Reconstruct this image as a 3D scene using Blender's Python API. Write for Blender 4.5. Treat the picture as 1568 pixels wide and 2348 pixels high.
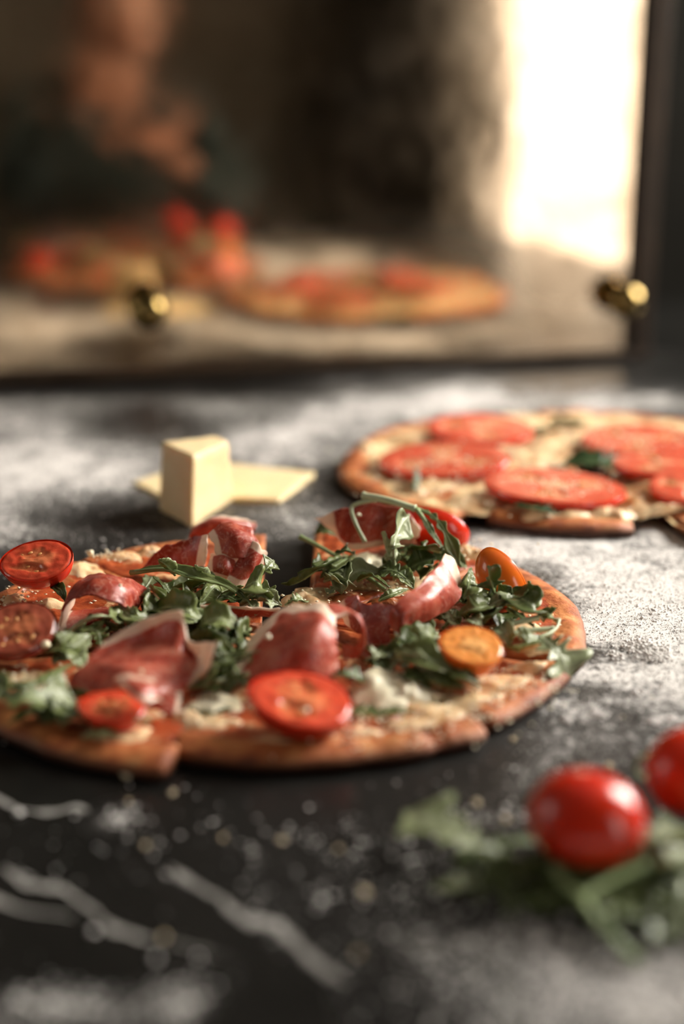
import bpy, math, random
import numpy as np
from mathutils import Vector, Matrix, Quaternion, noise as mn

# ------------------------------------------------------------------ scene reset
for o in list(bpy.data.objects):
    bpy.data.objects.remove(o, do_unlink=True)
sc = bpy.context.scene
COL = sc.collection
random.seed(7)
rng = np.random.default_rng(11)

# ------------------------------------------------------------------ camera, world, exposure
ZT = 0.75                      # height of the table top above the floor
W_, H_, F_, HOR, HC = 1568.0, 2348.0, 3400.0, 50.0, 0.293
TH = math.atan((H_ / 2 - HOR) / F_)
cam_d = bpy.data.cameras.new('camera')
cam = bpy.data.objects.new('camera', cam_d)
COL.objects.link(cam)
cam.location = (0, 0, ZT + HC)
cam.rotation_euler = (math.pi / 2 - TH, 0, 0)
cam_d.sensor_fit = 'HORIZONTAL'
cam_d.sensor_width = 24.0
cam_d.lens = F_ / W_ * 24.0
cam_d.clip_start = 0.01
cam_d.dof.use_dof = True
cam_d.dof.focus_distance = HC / (math.sin(TH) + (1432 - H_ / 2) / F_ * math.cos(TH))
cam_d.dof.aperture_fstop = 2.15
cam_d.dof.aperture_blades = 0
sc.camera = cam

sc.view_settings.view_transform = 'Standard'
sc.view_settings.look = 'None'
sc.view_settings.gamma = 1.0
sc.view_settings.use_curve_mapping = False
sc.view_settings.exposure = 0.15
sc.cycles.use_denoising = True
sc.cycles.sample_clamp_indirect = 4.0
sc.cycles.max_bounces = 10
sc.cycles.transparent_max_bounces = 16

SKY = 39.0
world = bpy.data.worlds.new('world')
sc.world = world
world.use_nodes = True
bg = world.node_tree.nodes['Background']
bg.inputs[0].default_value = (1.0, 0.950, 0.890, 1)
bg.inputs[1].default_value = SKY

# the openings of the right wall (x = XR): key window beside the table, narrow window behind the camera
XR = 1.5
WIN_KEY = (0.98, 2.20, ZT + 0.40, ZT + 2.00)     # y0, y1, z0, z1
WIN_REAR = (-1.58, -0.60, ZT - 0.56, ZT + 1.45)


def portal(name, y0, y1, z0, z1, x=XR + 0.10, ry=math.pi / 2):
    d = bpy.data.lights.new(name, 'AREA')
    d.shape = 'RECTANGLE'
    d.size = z1 - z0
    d.size_y = y1 - y0
    d.cycles.is_portal = True
    o = bpy.data.objects.new(name, d)
    o.location = (x, (y0 + y1) / 2, (z0 + z1) / 2)
    o.rotation_euler = (0, ry, 0)
    COL.objects.link(o)


portal('window_daylight', *WIN_KEY)
portal('window_daylight', *WIN_REAR)
XL = -2.2
WIN_LEFT = (0.05, 0.75, ZT + 0.25, ZT + 1.30)
portal('window_daylight', *WIN_LEFT, XL - 0.10, -math.pi / 2)


# ------------------------------------------------------------------ pixel -> world
def P(px, py, h=0.0):
    """world point seen at photo pixel (px, py) that lies h metres above the table top"""
    u = (px - W_ / 2) / F_
    v = (py - H_ / 2) / F_
    d = Vector((u, math.cos(TH) - v * math.sin(TH), -math.sin(TH) - v * math.cos(TH)))
    t = (h - HC) / d.z
    return Vector((d.x * t, d.y * t, ZT + h))


# ------------------------------------------------------------------ helpers
def link(name, me, mat=None, parent=None):
    o = bpy.data.objects.new(name, me)
    COL.objects.link(o)
    if mat is not None:
        me.materials.append(mat)
    if parent is not None:
        o.parent = parent
    return o


def mesh(name, V, Fc, smooth=True, attrs=None):
    me = bpy.data.meshes.new(name)
    me.from_pydata([tuple(v) for v in V], [], [tuple(f) for f in Fc])
    if smooth:
        me.polygons.foreach_set('use_smooth', [True] * len(me.polygons))
    if attrs:
        for k, vals in attrs.items():
            a = me.attributes.new(k, 'FLOAT', 'POINT')
            a.data.foreach_set('value', np.asarray(vals, dtype=np.float32))
    me.update()
    return me


def tag(o, label=None, cat=None, group=None, kind=None):
    if label:
        o['label'] = label
    if cat:
        o['category'] = cat
    if group:
        o['group'] = group
    if kind:
        o['kind'] = kind
    return o


def empty(name, loc=(0, 0, 0)):
    o = bpy.data.objects.new(name, None)
    o.empty_display_size = 0.02
    o.location = loc
    COL.objects.link(o)
    return o


def put(child, parent):
    """parent a world-space mesh to a thing placed anywhere without moving it"""
    child.parent = parent
    child.matrix_parent_inverse = Matrix.Translation(-Vector(parent.location))
    return child


class MB:
    def __init__(self):
        self.V, self.F = [], []

    def box(self, x0, x1, y0, y1, z0, z1):
        b = len(self.V)
        self.V += [(x0, y0, z0), (x1, y0, z0), (x1, y1, z0), (x0, y1, z0), (x0, y0, z1), (x1, y0, z1), (x1, y1, z1), (x0, y1, z1)]
        self.F += [tuple(b + i for i in f) for f in ((3, 2, 1, 0), (4, 5, 6, 7), (0, 1, 5, 4), (1, 2, 6, 5), (2, 3, 7, 6), (3, 0, 4, 7))]
        return self

    def add(self, V, Fc):
        b = len(self.V)
        self.V += [tuple(v) for v in V]
        self.F += [tuple(b + i for i in f) for f in Fc]
        return self

    def build(self, name, mat, parent=None, smooth=False, bevel=0.0):
        o = link(name, mesh(name, self.V, self.F, smooth), mat, parent)
        if bevel:
            m = o.modifiers.new('bevel', 'BEVEL')
            m.width = bevel
            m.segments = 3
        return o


def cr(p0, p1, p2, p3, t):
    return 0.5 * ((2 * p1) + (-p0 + p2) * t + (2 * p0 - 5 * p1 + 4 * p2 - p3) * t * t + (-p0 + 3 * p1 - 3 * p2 + p3) * t ** 3)


def spline(pts, n):
    pts = [np.array(p, float) for p in pts]
    if len(pts) == 2:
        return [pts[0] + (pts[1] - pts[0]) * i / (n - 1) for i in range(n)]
    ext = [2 * pts[0] - pts[1]] + pts + [2 * pts[-1] - pts[-2]]
    out = []
    m = len(pts) - 1
    for i in range(n):
        s = i / (n - 1) * m
        k = min(int(s), m - 1)
        out.append(cr(ext[k], ext[k + 1], ext[k + 2], ext[k + 3], s - k))
    return out


def grid_sheet(ctrl, nu, nv):
    """smooth surface through a rows x cols grid of 3-D control points"""
    rows = [spline(r, nv) for r in ctrl]
    cols = [spline([rows[r][j] for r in range(len(rows))], nu) for j in range(nv)]
    V = [cols[j][i] for i in range(nu) for j in range(nv)]
    Fc = [(i * nv + j, i * nv + j + 1, (i + 1) * nv + j + 1, (i + 1) * nv + j) for i in range(nu - 1) for j in range(nv - 1)]
    return V, Fc


def tube(pts, rad, n=6, k=8):
    C = spline(pts, n)
    V, Fc = [], []
    up = np.array([0.13, 0.21, 1.0])
    for i, c in enumerate(C):
        t = C[min(i + 1, n - 1)] - C[max(i - 1, 0)]
        t = t / (np.linalg.norm(t) + 1e-9)
        s = np.cross(t, up)
        s = s / (np.linalg.norm(s) + 1e-9)
        b = np.cross(s, t)
        r = rad(i / (n - 1)) if callable(rad) else rad
        for j in range(k):
            a = 2 * math.pi * j / k
            V.append(c + r * (math.cos(a) * s + math.sin(a) * b))
    for i in range(n - 1):
        for j in range(k):
            Fc.append((i * k + j, i * k + (j + 1) % k, (i + 1) * k + (j + 1) % k, (i + 1) * k + j))
    Fc.append(tuple(range(k - 1, -1, -1)))
    Fc.append(tuple((n - 1) * k + j for j in range(k)))
    return V, Fc


def ellipsoid(c, ax, nu=20, nv=14, fn=None):
    """ax: three Vectors (scaled axes)"""
    V, Fc = [], []
    c = Vector(c)
    for i in range(nv + 1):
        ph = math.pi * i / nv
        for j in range(nu):
            a = 2 * math.pi * j / nu
            d = (math.sin(ph) * math.cos(a), math.sin(ph) * math.sin(a), math.cos(ph))
            s = fn(*d) if fn else 1.0
            V.append(c + (ax[0] * d[0] + ax[1] * d[1] + ax[2] * d[2]) * s)
    for i in range(nv):
        for j in range(nu):
            Fc.append((i * nu + j, (i + 1) * nu + j, (i + 1) * nu + (j + 1) % nu, i * nu + (j + 1) % nu))
    return V, Fc


def N3(p, s=1.0, o=0.0):
    return mn.noise(Vector((p[0] * s + o, p[1] * s - o, p[2] * s + 2 * o)))


def sstep(a, b, x):
    t = min(1, max(0, (x - a) / (b - a)))
    return t * t * (3 - 2 * t)


# ------------------------------------------------------------------ materials
def new_mat(name):
    m = bpy.data.materials.new(name)
    m.use_nodes = True
    nt = m.node_tree
    return m, nt, nt.nodes['Principled BSDF']


def N(nt, t, **kw):
    n = nt.nodes.new(t)
    for k, v in kw.items():
        setattr(n, k, v)
    return n


def coords(nt, scale=None):
    tc = N(nt, 'ShaderNodeTexCoord')
    return tc.outputs['Object']


def noise_tex(nt, vec, scale, detail=4, rough=0.55, dist=0.0):
    n = N(nt, 'ShaderNodeTexNoise')
    nt.links.new(vec, n.inputs['Vector'])
    n.inputs['Scale'].default_value = scale
    n.inputs['Detail'].default_value = detail
    n.inputs['Roughness'].default_value = rough
    n.inputs['Distortion'].default_value = dist
    return n.outputs['Fac']


def ramp(nt, fac, stops):
    r = N(nt, 'ShaderNodeValToRGB')
    nt.links.new(fac, r.inputs['Fac'])
    e = r.color_ramp.elements
    while len(e) < len(stops):
        e.new(0.5)
    for el, (p, c) in zip(e, stops):
        el.position = p
        el.color = (*c, 1) if len(c) == 3 else c
    return r.outputs['Color']


def mixc(nt, fac, a, b):
    m = N(nt, 'ShaderNodeMix', data_type='RGBA')
    for s, v in ((m.inputs[0], fac), (m.inputs[6], a), (m.inputs[7], b)):
        if hasattr(v, 'is_linked'):
            nt.links.new(v, s)
        elif isinstance(v, (int, float)):
            s.default_value = v
        else:
            s.default_value = (*v, 1)
    return m.outputs[2]


def math_n(nt, op, a, b=None, clamp=False):
    m = N(nt, 'ShaderNodeMath', operation=op)
    m.use_clamp = clamp
    for s, v in ((m.inputs[0], a), (m.inputs[1], b)):
        if v is None:
            continue
        if hasattr(v, 'is_linked'):
            nt.links.new(v, s)
        else:
            s.default_value = v
    return m.outputs[0]


def maprange(nt, v, a, b, c=0.0, d=1.0):
    m = N(nt, 'ShaderNodeMapRange')
    nt.links.new(v, m.inputs[0])
    for i, x in zip((1, 2, 3, 4), (a, b, c, d)):
        m.inputs[i].default_value = x
    return m.outputs[0]


def attr(nt, name):
    a = N(nt, 'ShaderNodeAttribute')
    a.attribute_name = name
    return a.outputs['Fac']


def bump(nt, bs, h, strength=0.3, dist=0.001):
    b = N(nt, 'ShaderNodeBump')
    b.inputs['Strength'].default_value = strength
    b.inputs['Distance'].default_value = dist
    nt.links.new(h, b.inputs['Height'])
    nt.links.new(b.outputs['Normal'], bs.inputs['Normal'])


def setp(bs, **kw):
    for k, v in kw.items():
        bs.inputs[k.replace('_', ' ')].default_value = v


def add_translucent(nt, bs, col, fac):
    tr = N(nt, 'ShaderNodeBsdfTranslucent')
    if hasattr(col, 'is_linked'):
        nt.links.new(col, tr.inputs['Color'])
    else:
        tr.inputs['Color'].default_value = (*col, 1)
    mx = N(nt, 'ShaderNodeMixShader')
    mx.inputs[0].default_value = fac
    out = nt.nodes['Material Output']
    nt.links.new(bs.outputs[0], mx.inputs[1])
    nt.links.new(tr.outputs[0], mx.inputs[2])
    nt.links.new(mx.outputs[0], out.inputs['Surface'])


M = {}


def simple(name, colA, colB, rough, scale=40, metal=0.0, bumpy=0.0, bd=0.001, **kw):
    m, nt, bs = new_mat(name)
    f = noise_tex(nt, coords(nt), scale)
    c = ramp(nt, f, [(0.3, colA), (0.7, colB)])
    nt.links.new(c, bs.inputs['Base Color'])
    setp(bs, Roughness=rough, Metallic=metal)
    for k, v in kw.items():
        bs.inputs[k].default_value = v
    if bumpy:
        bump(nt, bs, noise_tex(nt, coords(nt), scale * 4), bumpy, bd)
    M[name] = m
    return m


# black marble under a film of flour (density comes from the 'flour' attribute of the slab)
m, nt, bs = new_mat('black_marble')
co = coords(nt)
base = ramp(nt, noise_tex(nt, co, 9, 6, 0.6, 0.6), [(0.35, (0.005, 0.005, 0.0045)), (0.62, (0.010, 0.0095, 0.0085)), (0.9, (0.024, 0.022, 0.020))])
fl = attr(nt, 'flour')
g1 = noise_tex(nt, co, 1700, 3, 0.7)
g2 = noise_tex(nt, co, 260, 4, 0.6)
g3 = noise_tex(nt, co, 60, 4, 0.6)
gs = math_n(nt, 'ADD', math_n(nt, 'ADD', math_n(nt, 'MULTIPLY', g1, 0.55), math_n(nt, 'MULTIPLY', g2, 0.45)), math_n(nt, 'MULTIPLY', g3, 0.35))
v = math_n(nt, 'ADD', fl, math_n(nt, 'MULTIPLY', math_n(nt, 'SUBTRACT', gs, 0.675), 3.0))     # gs is about 0.675 on average
speck = maprange(nt, v, 0.55, 0.92)
film = math_n(nt, 'MULTIPLY', fl, 0.10)
ff = math_n(nt, 'MAXIMUM', math_n(nt, 'MULTIPLY', speck, 0.92), film, True)
col = mixc(nt, ff, base, (0.80, 0.765, 0.73))
nt.links.new(col, bs.inputs['Base Color'])
nt.links.new(maprange(nt, ff, 0, 0.5, 0.27, 0.95), bs.inputs['Roughness'])
nt.links.new(maprange(nt, ff, 0, 0.6, 0.22, 0.1), bs.inputs['Specular IOR Level'])
bump(nt, bs, ff, 0.35, 0.0006)
M['marble'] = m

simple('marble_vein', (0.20, 0.19, 0.178), (0.42, 0.405, 0.38), 0.3, 60)
simple('flour', (0.80, 0.77, 0.74), (0.86, 0.83, 0.80), 0.95, 100)
simple('table_wood', (0.035, 0.02, 0.012), (0.06, 0.035, 0.02), 0.5, 20)
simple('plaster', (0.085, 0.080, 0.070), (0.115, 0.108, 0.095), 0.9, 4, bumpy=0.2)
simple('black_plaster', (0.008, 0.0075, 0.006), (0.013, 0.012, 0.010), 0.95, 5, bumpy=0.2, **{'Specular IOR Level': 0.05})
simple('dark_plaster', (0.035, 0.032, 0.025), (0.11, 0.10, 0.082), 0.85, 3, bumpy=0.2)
simple('floor_wood', (0.05, 0.035, 0.022), (0.09, 0.06, 0.04), 0.5, 6)
simple('window_paint', (0.45, 0.43, 0.40), (0.5, 0.48, 0.45), 0.5, 20)
simple('brass', (0.20, 0.14, 0.05), (0.28, 0.20, 0.075), 0.14, 60, metal=1.0)
simple('dark_bronze', (0.030, 0.020, 0.013), (0.055, 0.036, 0.022), 0.38, 30, metal=0.4)

# aged, slightly wavy bronze-tinted mirror
m, nt, bs = new_mat('aged_mirror')
co = coords(nt)
c = ramp(nt, noise_tex(nt, co, 7, 6, 0.65, 0.8), [(0.25, (0.44, 0.32, 0.21)), (0.5, (0.68, 0.53, 0.37)), (0.8, (0.80, 0.66, 0.50))])
nt.links.new(c, bs.inputs['Base Color'])
setp(bs, Metallic=1.0)
nt.links.new(maprange(nt, noise_tex(nt, co, 12, 5, 0.6), 0.3, 0.75, 0.035, 0.12), bs.inputs['Roughness'])
bump(nt, bs, noise_tex(nt, co, 14, 2, 0.5), 0.10, 0.004)
M['mirror'] = m


def pane_mat(name, tint, haze):
    m, nt, bs = new_mat(name)
    t = N(nt, 'ShaderNodeBsdfTransparent')
    t.inputs[0].default_value = (*tint, 1)
    g = N(nt, 'ShaderNodeBsdfGlossy')
    g.inputs['Roughness'].default_value = 0.02
    mx = N(nt, 'ShaderNodeMixShader')
    f = noise_tex(nt, coords(nt), 5)
    nt.links.new(maprange(nt, f, 0, 1, haze, haze * 1.5), mx.inputs[0])
    nt.links.new(t.outputs[0], mx.inputs[1])
    nt.links.new(g.outputs[0], mx.inputs[2])
    nt.links.new(mx.outputs[0], nt.nodes['Material Output'].inputs['Surface'])
    M[name] = m


pane_mat('clear_pane', (0.95, 0.95, 0.94), 0.04)
pane_mat('grey_pane', (0.33, 0.325, 0.32), 0.04)
pane_mat('dim_pane', (0.30, 0.295, 0.29), 0.04)

# pizza crust: toasted, darker blisters, pale floury patches
m, nt, bs = new_mat('crust')
co = coords(nt)
n1 = noise_tex(nt, co, 75, 5, 0.6)
c1 = ramp(nt, n1, [(0.28, (0.13, 0.028, 0.008)), (0.45, (0.40, 0.105, 0.026)), (0.62, (0.60, 0.22, 0.065)), (0.8, (0.74, 0.42, 0.18))])
rr = attr(nt, 'under')  # browned underside, plus shade painted onto the rim face
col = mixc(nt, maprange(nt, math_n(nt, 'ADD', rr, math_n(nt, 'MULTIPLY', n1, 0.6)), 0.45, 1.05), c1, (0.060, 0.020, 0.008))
nt.links.new(col, bs.inputs['Base Color'])
setp(bs, Roughness=0.6)
bump(nt, bs, noise_tex(nt, co, 260, 4, 0.6), 0.6, 0.0015)
M['crust'] = m

# tomato sauce with baked-in shreds of cheese
m, nt, bs = new_mat('sauce')
co = coords(nt)
n1 = noise_tex(nt, co, 120, 5, 0.65)
n2 = noise_tex(nt, co, 55, 5, 0.6, 0.5)
red = ramp(nt, n1, [(0.3, (0.17, 0.025, 0.008)), (0.55, (0.42, 0.075, 0.02)), (0.75, (0.58, 0.17, 0.05))])
cre = ramp(nt, n1, [(0.35, (0.60, 0.28, 0.11)), (0.6, (0.76, 0.50, 0.27))])
col = mixc(nt, maprange(nt, n2, 0.56, 0.64), red, cre)
nt.links.new(col, bs.inputs['Base Color'])
setp(bs, Roughness=0.38)
bump(nt, bs, n1, 0.8, 0.0015)
M['sauce'] = m

# paler version of the topping for the second pizza (more cheese than sauce)
m, nt, bs = new_mat('cheesy_sauce')
co = coords(nt)
n1 = noise_tex(nt, co, 110, 5, 0.65)
n2 = noise_tex(nt, co, 38, 4, 0.6, 0.5)
red = ramp(nt, n1, [(0.3, (0.25, 0.05, 0.015)), (0.7, (0.55, 0.17, 0.05))])
cre = ramp(nt, n1, [(0.3, (0.66, 0.38, 0.15)), (0.55, (0.82, 0.64, 0.36)), (0.7, (0.85, 0.72, 0.47))])
nt.links.new(mixc(nt, maprange(nt, n2, 0.40, 0.52), red, cre), bs.inputs['Base Color'])
setp(bs, Roughness=0.42)
bump(nt, bs, n1, 0.8, 0.002)
M['cheesy_sauce'] = m

# melted cheese, browned here and there
m, nt, bs = new_mat('melted_cheese')
co = coords(nt)
n1 = noise_tex(nt, co, 90, 5, 0.6)
n2 = noise_tex(nt, co, 45, 4, 0.6)
cre = ramp(nt, n1, [(0.3, (0.66, 0.40, 0.19)), (0.6, (0.80, 0.61, 0.37)), (0.8, (0.84, 0.70, 0.48))])
nt.links.new(mixc(nt, maprange(nt, n2, 0.52, 0.68), cre, (0.52, 0.22, 0.06)), bs.inputs['Base Color'])
setp(bs, Roughness=0.4, Subsurface_Weight=0.15, Subsurface_Scale=0.004)
bump(nt, bs, n1, 0.5, 0.0015)
M['cheese'] = m

m, nt, bs = new_mat('white_cheese')
co = coords(nt)
n1 = noise_tex(nt, co, 90, 5, 0.6)
nt.links.new(ramp(nt, n1, [(0.3, (0.82, 0.72, 0.47)), (0.6, (0.89, 0.83, 0.63)), (0.85, (0.80, 0.58, 0.32))]), bs.inputs['Base Color'])
setp(bs, Roughness=0.4)
bump(nt, bs, n1, 0.5, 0.0015)
M['white_cheese'] = m


def hard_cheese(name, a, b):
    m, nt, bs = new_mat(name)
    co = coords(nt)
    nt.links.new(ramp(nt, noise_tex(nt, co, 60, 6, 0.7), [(0.3, a), (0.7, b)]), bs.inputs['Base Color'])
    setp(bs, Roughness=0.55, Subsurface_Weight=0.2, Subsurface_Scale=0.01)
    bs.inputs['Subsurface Radius'].default_value = (1.0, 0.6, 0.25)
    bump(nt, bs, noise_tex(nt, co, 300, 5, 0.7), 0.35, 0.001)
    M[name] = m


hard_cheese('parmesan', (0.78, 0.57, 0.29), (0.85, 0.68, 0.41))


# cured ham: red lean streaked with fat, cream fat along the rim ('fat' attribute)
def ham_mat(name, dark, mid, light, seed):
    m, nt, bs = new_mat(name)
    co = coords(nt)
    mp = N(nt, 'ShaderNodeMapping')
    nt.links.new(co, mp.inputs[0])
    mp.inputs['Location'].default_value = (seed, seed * 2, 0)
    mp.inputs['Scale'].default_value = (1.0, 1.5, 0.8)
    vec = mp.outputs[0]
    n1 = noise_tex(nt, vec, 60, 5, 0.6, 1.2)
    lean = ramp(nt, n1, [(0.3, dark), (0.5, mid), (0.72, light)])
    n2 = noise_tex(nt, vec, 85, 3, 0.5, 2.5)
    streak = maprange(nt, math_n(nt, 'ABSOLUTE', math_n(nt, 'SUBTRACT', n2, 0.5)), 0.0, 0.018, 0.75, 0.0)
    lean = mixc(nt, streak, lean, (0.78, 0.46, 0.36))
    fat = attr(nt, 'fat')
    n3 = noise_tex(nt, vec, 45, 4, 0.6)
    ff = maprange(nt, math_n(nt, 'ADD', fat, math_n(nt, 'MULTIPLY', math_n(nt, 'SUBTRACT', n3, 0.5), 0.55)), 0.44, 0.56)
    col = mixc(nt, ff, lean, ramp(nt, n1, [(0.3, (0.82, 0.58, 0.43)), (0.7, (0.90, 0.76, 0.62))]))
    nt.links.new(col, bs.inputs['Base Color'])
    setp(bs, Roughness=0.33, Specular_IOR_Level=0.6, Coat_Weight=0.12, Coat_Roughness=0.25)
    nt.links.new(maprange(nt, noise_tex(nt, vec, 200, 4), 0.3, 0.7, 0.25, 0.5), bs.inputs['Roughness'])
    bump(nt, bs, noise_tex(nt, vec, 170, 5, 0.6), 0.5, 0.0012)
    add_translucent(nt, bs, col, 0.28)
    M[name] = m


ham_mat('ham', (0.22, 0.020, 0.011), (0.42, 0.052, 0.027), (0.60, 0.15, 0.085), 0.0)
ham_mat('ham_pale', (0.32, 0.036, 0.020), (0.55, 0.090, 0.050), (0.70, 0.25, 0.155), 3.3)


# tomatoes
def tom_skin(name, a, b):
    m, nt, bs = new_mat(name)
    nt.links.new(ramp(nt, noise_tex(nt, coords(nt), 45, 3), [(0.3, a), (0.7, b)]), bs.inputs['Base Color'])
    setp(bs, Roughness=0.2, Specular_IOR_Level=0.5, Coat_Weight=0.25, Coat_Roughness=0.12, Subsurface_Weight=0.12, Subsurface_Scale=0.004)
    bs.inputs['Subsurface Radius'].default_value = (1.0, 0.25, 0.1)
    M[name] = m


tom_skin('tomato_red', (0.58, 0.016, 0.005), (0.70, 0.040, 0.009))
tom_skin('tomato_dark', (0.20, 0.022, 0.018), (0.32, 0.035, 0.022))
tom_skin('tomato_orange', (0.70, 0.115, 0.008), (0.80, 0.17, 0.014))


def tom_flesh(name, wall, gel, core):
    m, nt, bs = new_mat(name)
    co = coords(nt)
    n1 = noise_tex(nt, co, 260, 4, 0.6)
    g = attr(nt, 'gel')
    c = attr(nt, 'core')
    a = mixc(nt, math_n(nt, 'MULTIPLY', n1, 0.35), wall, core)
    b = mixc(nt, maprange(nt, n1, 0.35, 0.65), gel, core)
    col = mixc(nt, g, a, b)
    col = mixc(nt, math_n(nt, 'MULTIPLY', c, 0.85), col, core)
    nt.links.new(col, bs.inputs['Base Color'])
    setp(bs, Roughness=0.18, Specular_IOR_Level=0.55, Subsurface_Weight=0.15, Subsurface_Scale=0.003)
    bump(nt, bs, n1, 0.4, 0.0008)
    M[name] = m


tom_flesh('flesh_red', (0.60, 0.042, 0.020), (0.46, 0.06, 0.018), (0.72, 0.22, 0.09))
tom_flesh('flesh_dark', (0.20, 0.034, 0.020), (0.12, 0.022, 0.010), (0.40, 0.12, 0.05))
tom_flesh('flesh_slice', (0.55, 0.050, 0.024), (0.62, 0.17, 0.08), (0.76, 0.36, 0.20))
tom_flesh('flesh_orange', (0.76, 0.25, 0.045), (0.62, 0.21, 0.035), (0.84, 0.43, 0.15))
simple('tomato_seed', (0.66, 0.26, 0.08), (0.76, 0.42, 0.16), 0.25, 300)


# leaves
def leaf_mat(name, a, b, vein, tr=0.25):
    m, nt, bs = new_mat(name)
    co = coords(nt)
    n1 = noise_tex(nt, co, 95, 4, 0.6)
    c = ramp(nt, n1, [(0.3, a), (0.7, b)])
    mid = attr(nt, 'mid')
    c2 = mixc(nt, math_n(nt, 'MULTIPLY', mid, 0.75), c, vein)
    nt.links.new(c2, bs.inputs['Base Color'])
    setp(bs, Roughness=0.36, Specular_IOR_Level=0.55)
    bump(nt, bs, math_n(nt, 'ADD', noise_tex(nt, co, 230, 4, 0.6), mid), 0.55, 0.0009)
    add_translucent(nt, bs, mixc(nt, 0.5, c2, (0.20, 0.32, 0.05)), tr)
    M[name] = m


leaf_mat('leaf_dark', (0.056, 0.080, 0.020), (0.112, 0.145, 0.040), (0.26, 0.31, 0.16))
leaf_mat('leaf_mid', (0.135, 0.170, 0.048), (0.225, 0.262, 0.094), (0.38, 0.42, 0.25))
leaf_mat('leaf_pale', (0.25, 0.29, 0.14), (0.37, 0.41, 0.23), (0.50, 0.54, 0.38))
leaf_mat('basil', (0.020, 0.050, 0.014), (0.045, 0.085, 0.028), (0.10, 0.15, 0.06))
simple('stem_green', (0.20, 0.28, 0.11), (0.34, 0.42, 0.20), 0.38, 60)
simple('stem_pale', (0.40, 0.46, 0.28), (0.52, 0.57, 0.38), 0.38, 60)
simple('crumb', (0.70, 0.55, 0.34), (0.82, 0.70, 0.5), 0.8, 200)
simple('skin', (0.42, 0.20, 0.13), (0.52, 0.26, 0.18), 0.5, 20)
simple('sweater', (0.018, 0.032, 0.034), (0.03, 0.048, 0.05), 0.9, 120, bumpy=0.4)
simple('trousers', (0.02, 0.02, 0.022), (0.035, 0.033, 0.034), 0.9, 120)
simple('hair', (0.02, 0.011, 0.006), (0.04, 0.022, 0.012), 0.55, 200)

# ------------------------------------------------------------------ the room
YB, YF, ZC = 2.30, -2.2, 3.0      # back wall, wall behind the camera, ceiling


def struct(o, label):
    return tag(o, label, None, None, 'structure')


T_ = 0.2
struct(MB().box(XL - T_, XR + T_, YF - T_, YB + T_, -0.1, 0.0).build('floor', M['floor_wood']), 'dark wooden floor of the dim room')
struct(MB().box(XL - T_, XR + T_, YF - T_, YB + T_, ZC, ZC + 0.1).build('ceiling', M['plaster']), 'plain ceiling of the dim room')
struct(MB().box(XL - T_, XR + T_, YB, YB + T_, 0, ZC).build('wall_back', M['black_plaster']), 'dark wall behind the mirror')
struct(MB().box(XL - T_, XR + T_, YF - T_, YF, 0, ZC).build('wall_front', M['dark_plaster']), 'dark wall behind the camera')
mb = MB()
w = WIN_LEFT
mb.box(XL - T_, XL, YF, w[0], 0, ZC).box(XL - T_, XL, w[1], YB, 0, ZC).box(XL - T_, XL, w[0], w[1], 0, w[2]).box(XL - T_, XL, w[0], w[1], w[3], ZC)
struct(mb.build('wall_left', M['plaster']), 'plain wall with a small window on the left')
# right wall with two openings
mb = MB()
k, r = WIN_KEY, WIN_REAR
for (y0, y1) in ((YF, r[0]), (r[1], k[0]), (k[1], YB)):
    mb.box(XR, XR + T_, y0, y1, 0, ZC)
for w in (k, r):
    mb.box(XR, XR + T_, w[0], w[1], 0, w[2])
    mb.box(XR, XR + T_, w[0], w[1], w[3], ZC)
struct(mb.build('wall_right', M['plaster']), 'plain wall with two windows on the right')


def window(name, w, pane, label, cross, XR=XR, sg=1):
    y0, y1, z0, z1 = w
    if sg < 0:
        XR = XR - 0.25
    e = struct(empty(name, (XR + 0.12, (y0 + y1) / 2, z0)), label)
    t = 0.04
    f = MB()
    f.box(XR + 0.10, XR + 0.15, y0, y0 + t, z0, z1).box(XR + 0.10, XR + 0.15, y1 - t, y1, z0, z1)
    f.box(XR + 0.10, XR + 0.15, y0 + t, y1 - t, z0, z0 + t).box(XR + 0.10, XR + 0.15, y0 + t, y1 - t, z1 - t, z1)
    if cross:
        ym = (y0 + y1) / 2
        f.box(XR + 0.105, XR + 0.145, ym - 0.02, ym + 0.02, z0 + t, z1 - t)
    put(f.build('window_frame', M['window_paint']), e)
    put(MB().box(XR + 0.122, XR + 0.126, y0 + t, y1 - t, z0 + t, z1 - t).build('pane', M[pane]), e)
    put((MB().box(XR - 0.04, XR + 0.10, y0, y1, z0 - 0.03, z0) if sg > 0 else MB().box(XR + 0.15, XR + 0.29, y0, y1, z0 - 0.03, z0)).build('window_sill', M['window_paint']), e)


window('window_1', WIN_KEY, 'clear_pane', 'bright window beside the table', True)
window('window_2', WIN_REAR, 'grey_pane', 'tall narrow grey glass window seen in the mirror', False)
window('window_3', WIN_LEFT, 'dim_pane', 'small window in the left wall', True, XL, -1)

# ------------------------------------------------------------------ the table: black marble slab with white veins
TX0, TX1, TY0, TY1 = -0.95, 0.56, 0.16, 1.62

# flour density, with some sheen and shade painted in: soft blobs (centre px, size in metres along x and y, angle, weight)
BL = []


def fblob(px, py, sx, sy, ang, w):
    p = P(px, py)
    BL.append((p.x, p.y, sx, sy, math.radians(ang), w))


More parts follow.
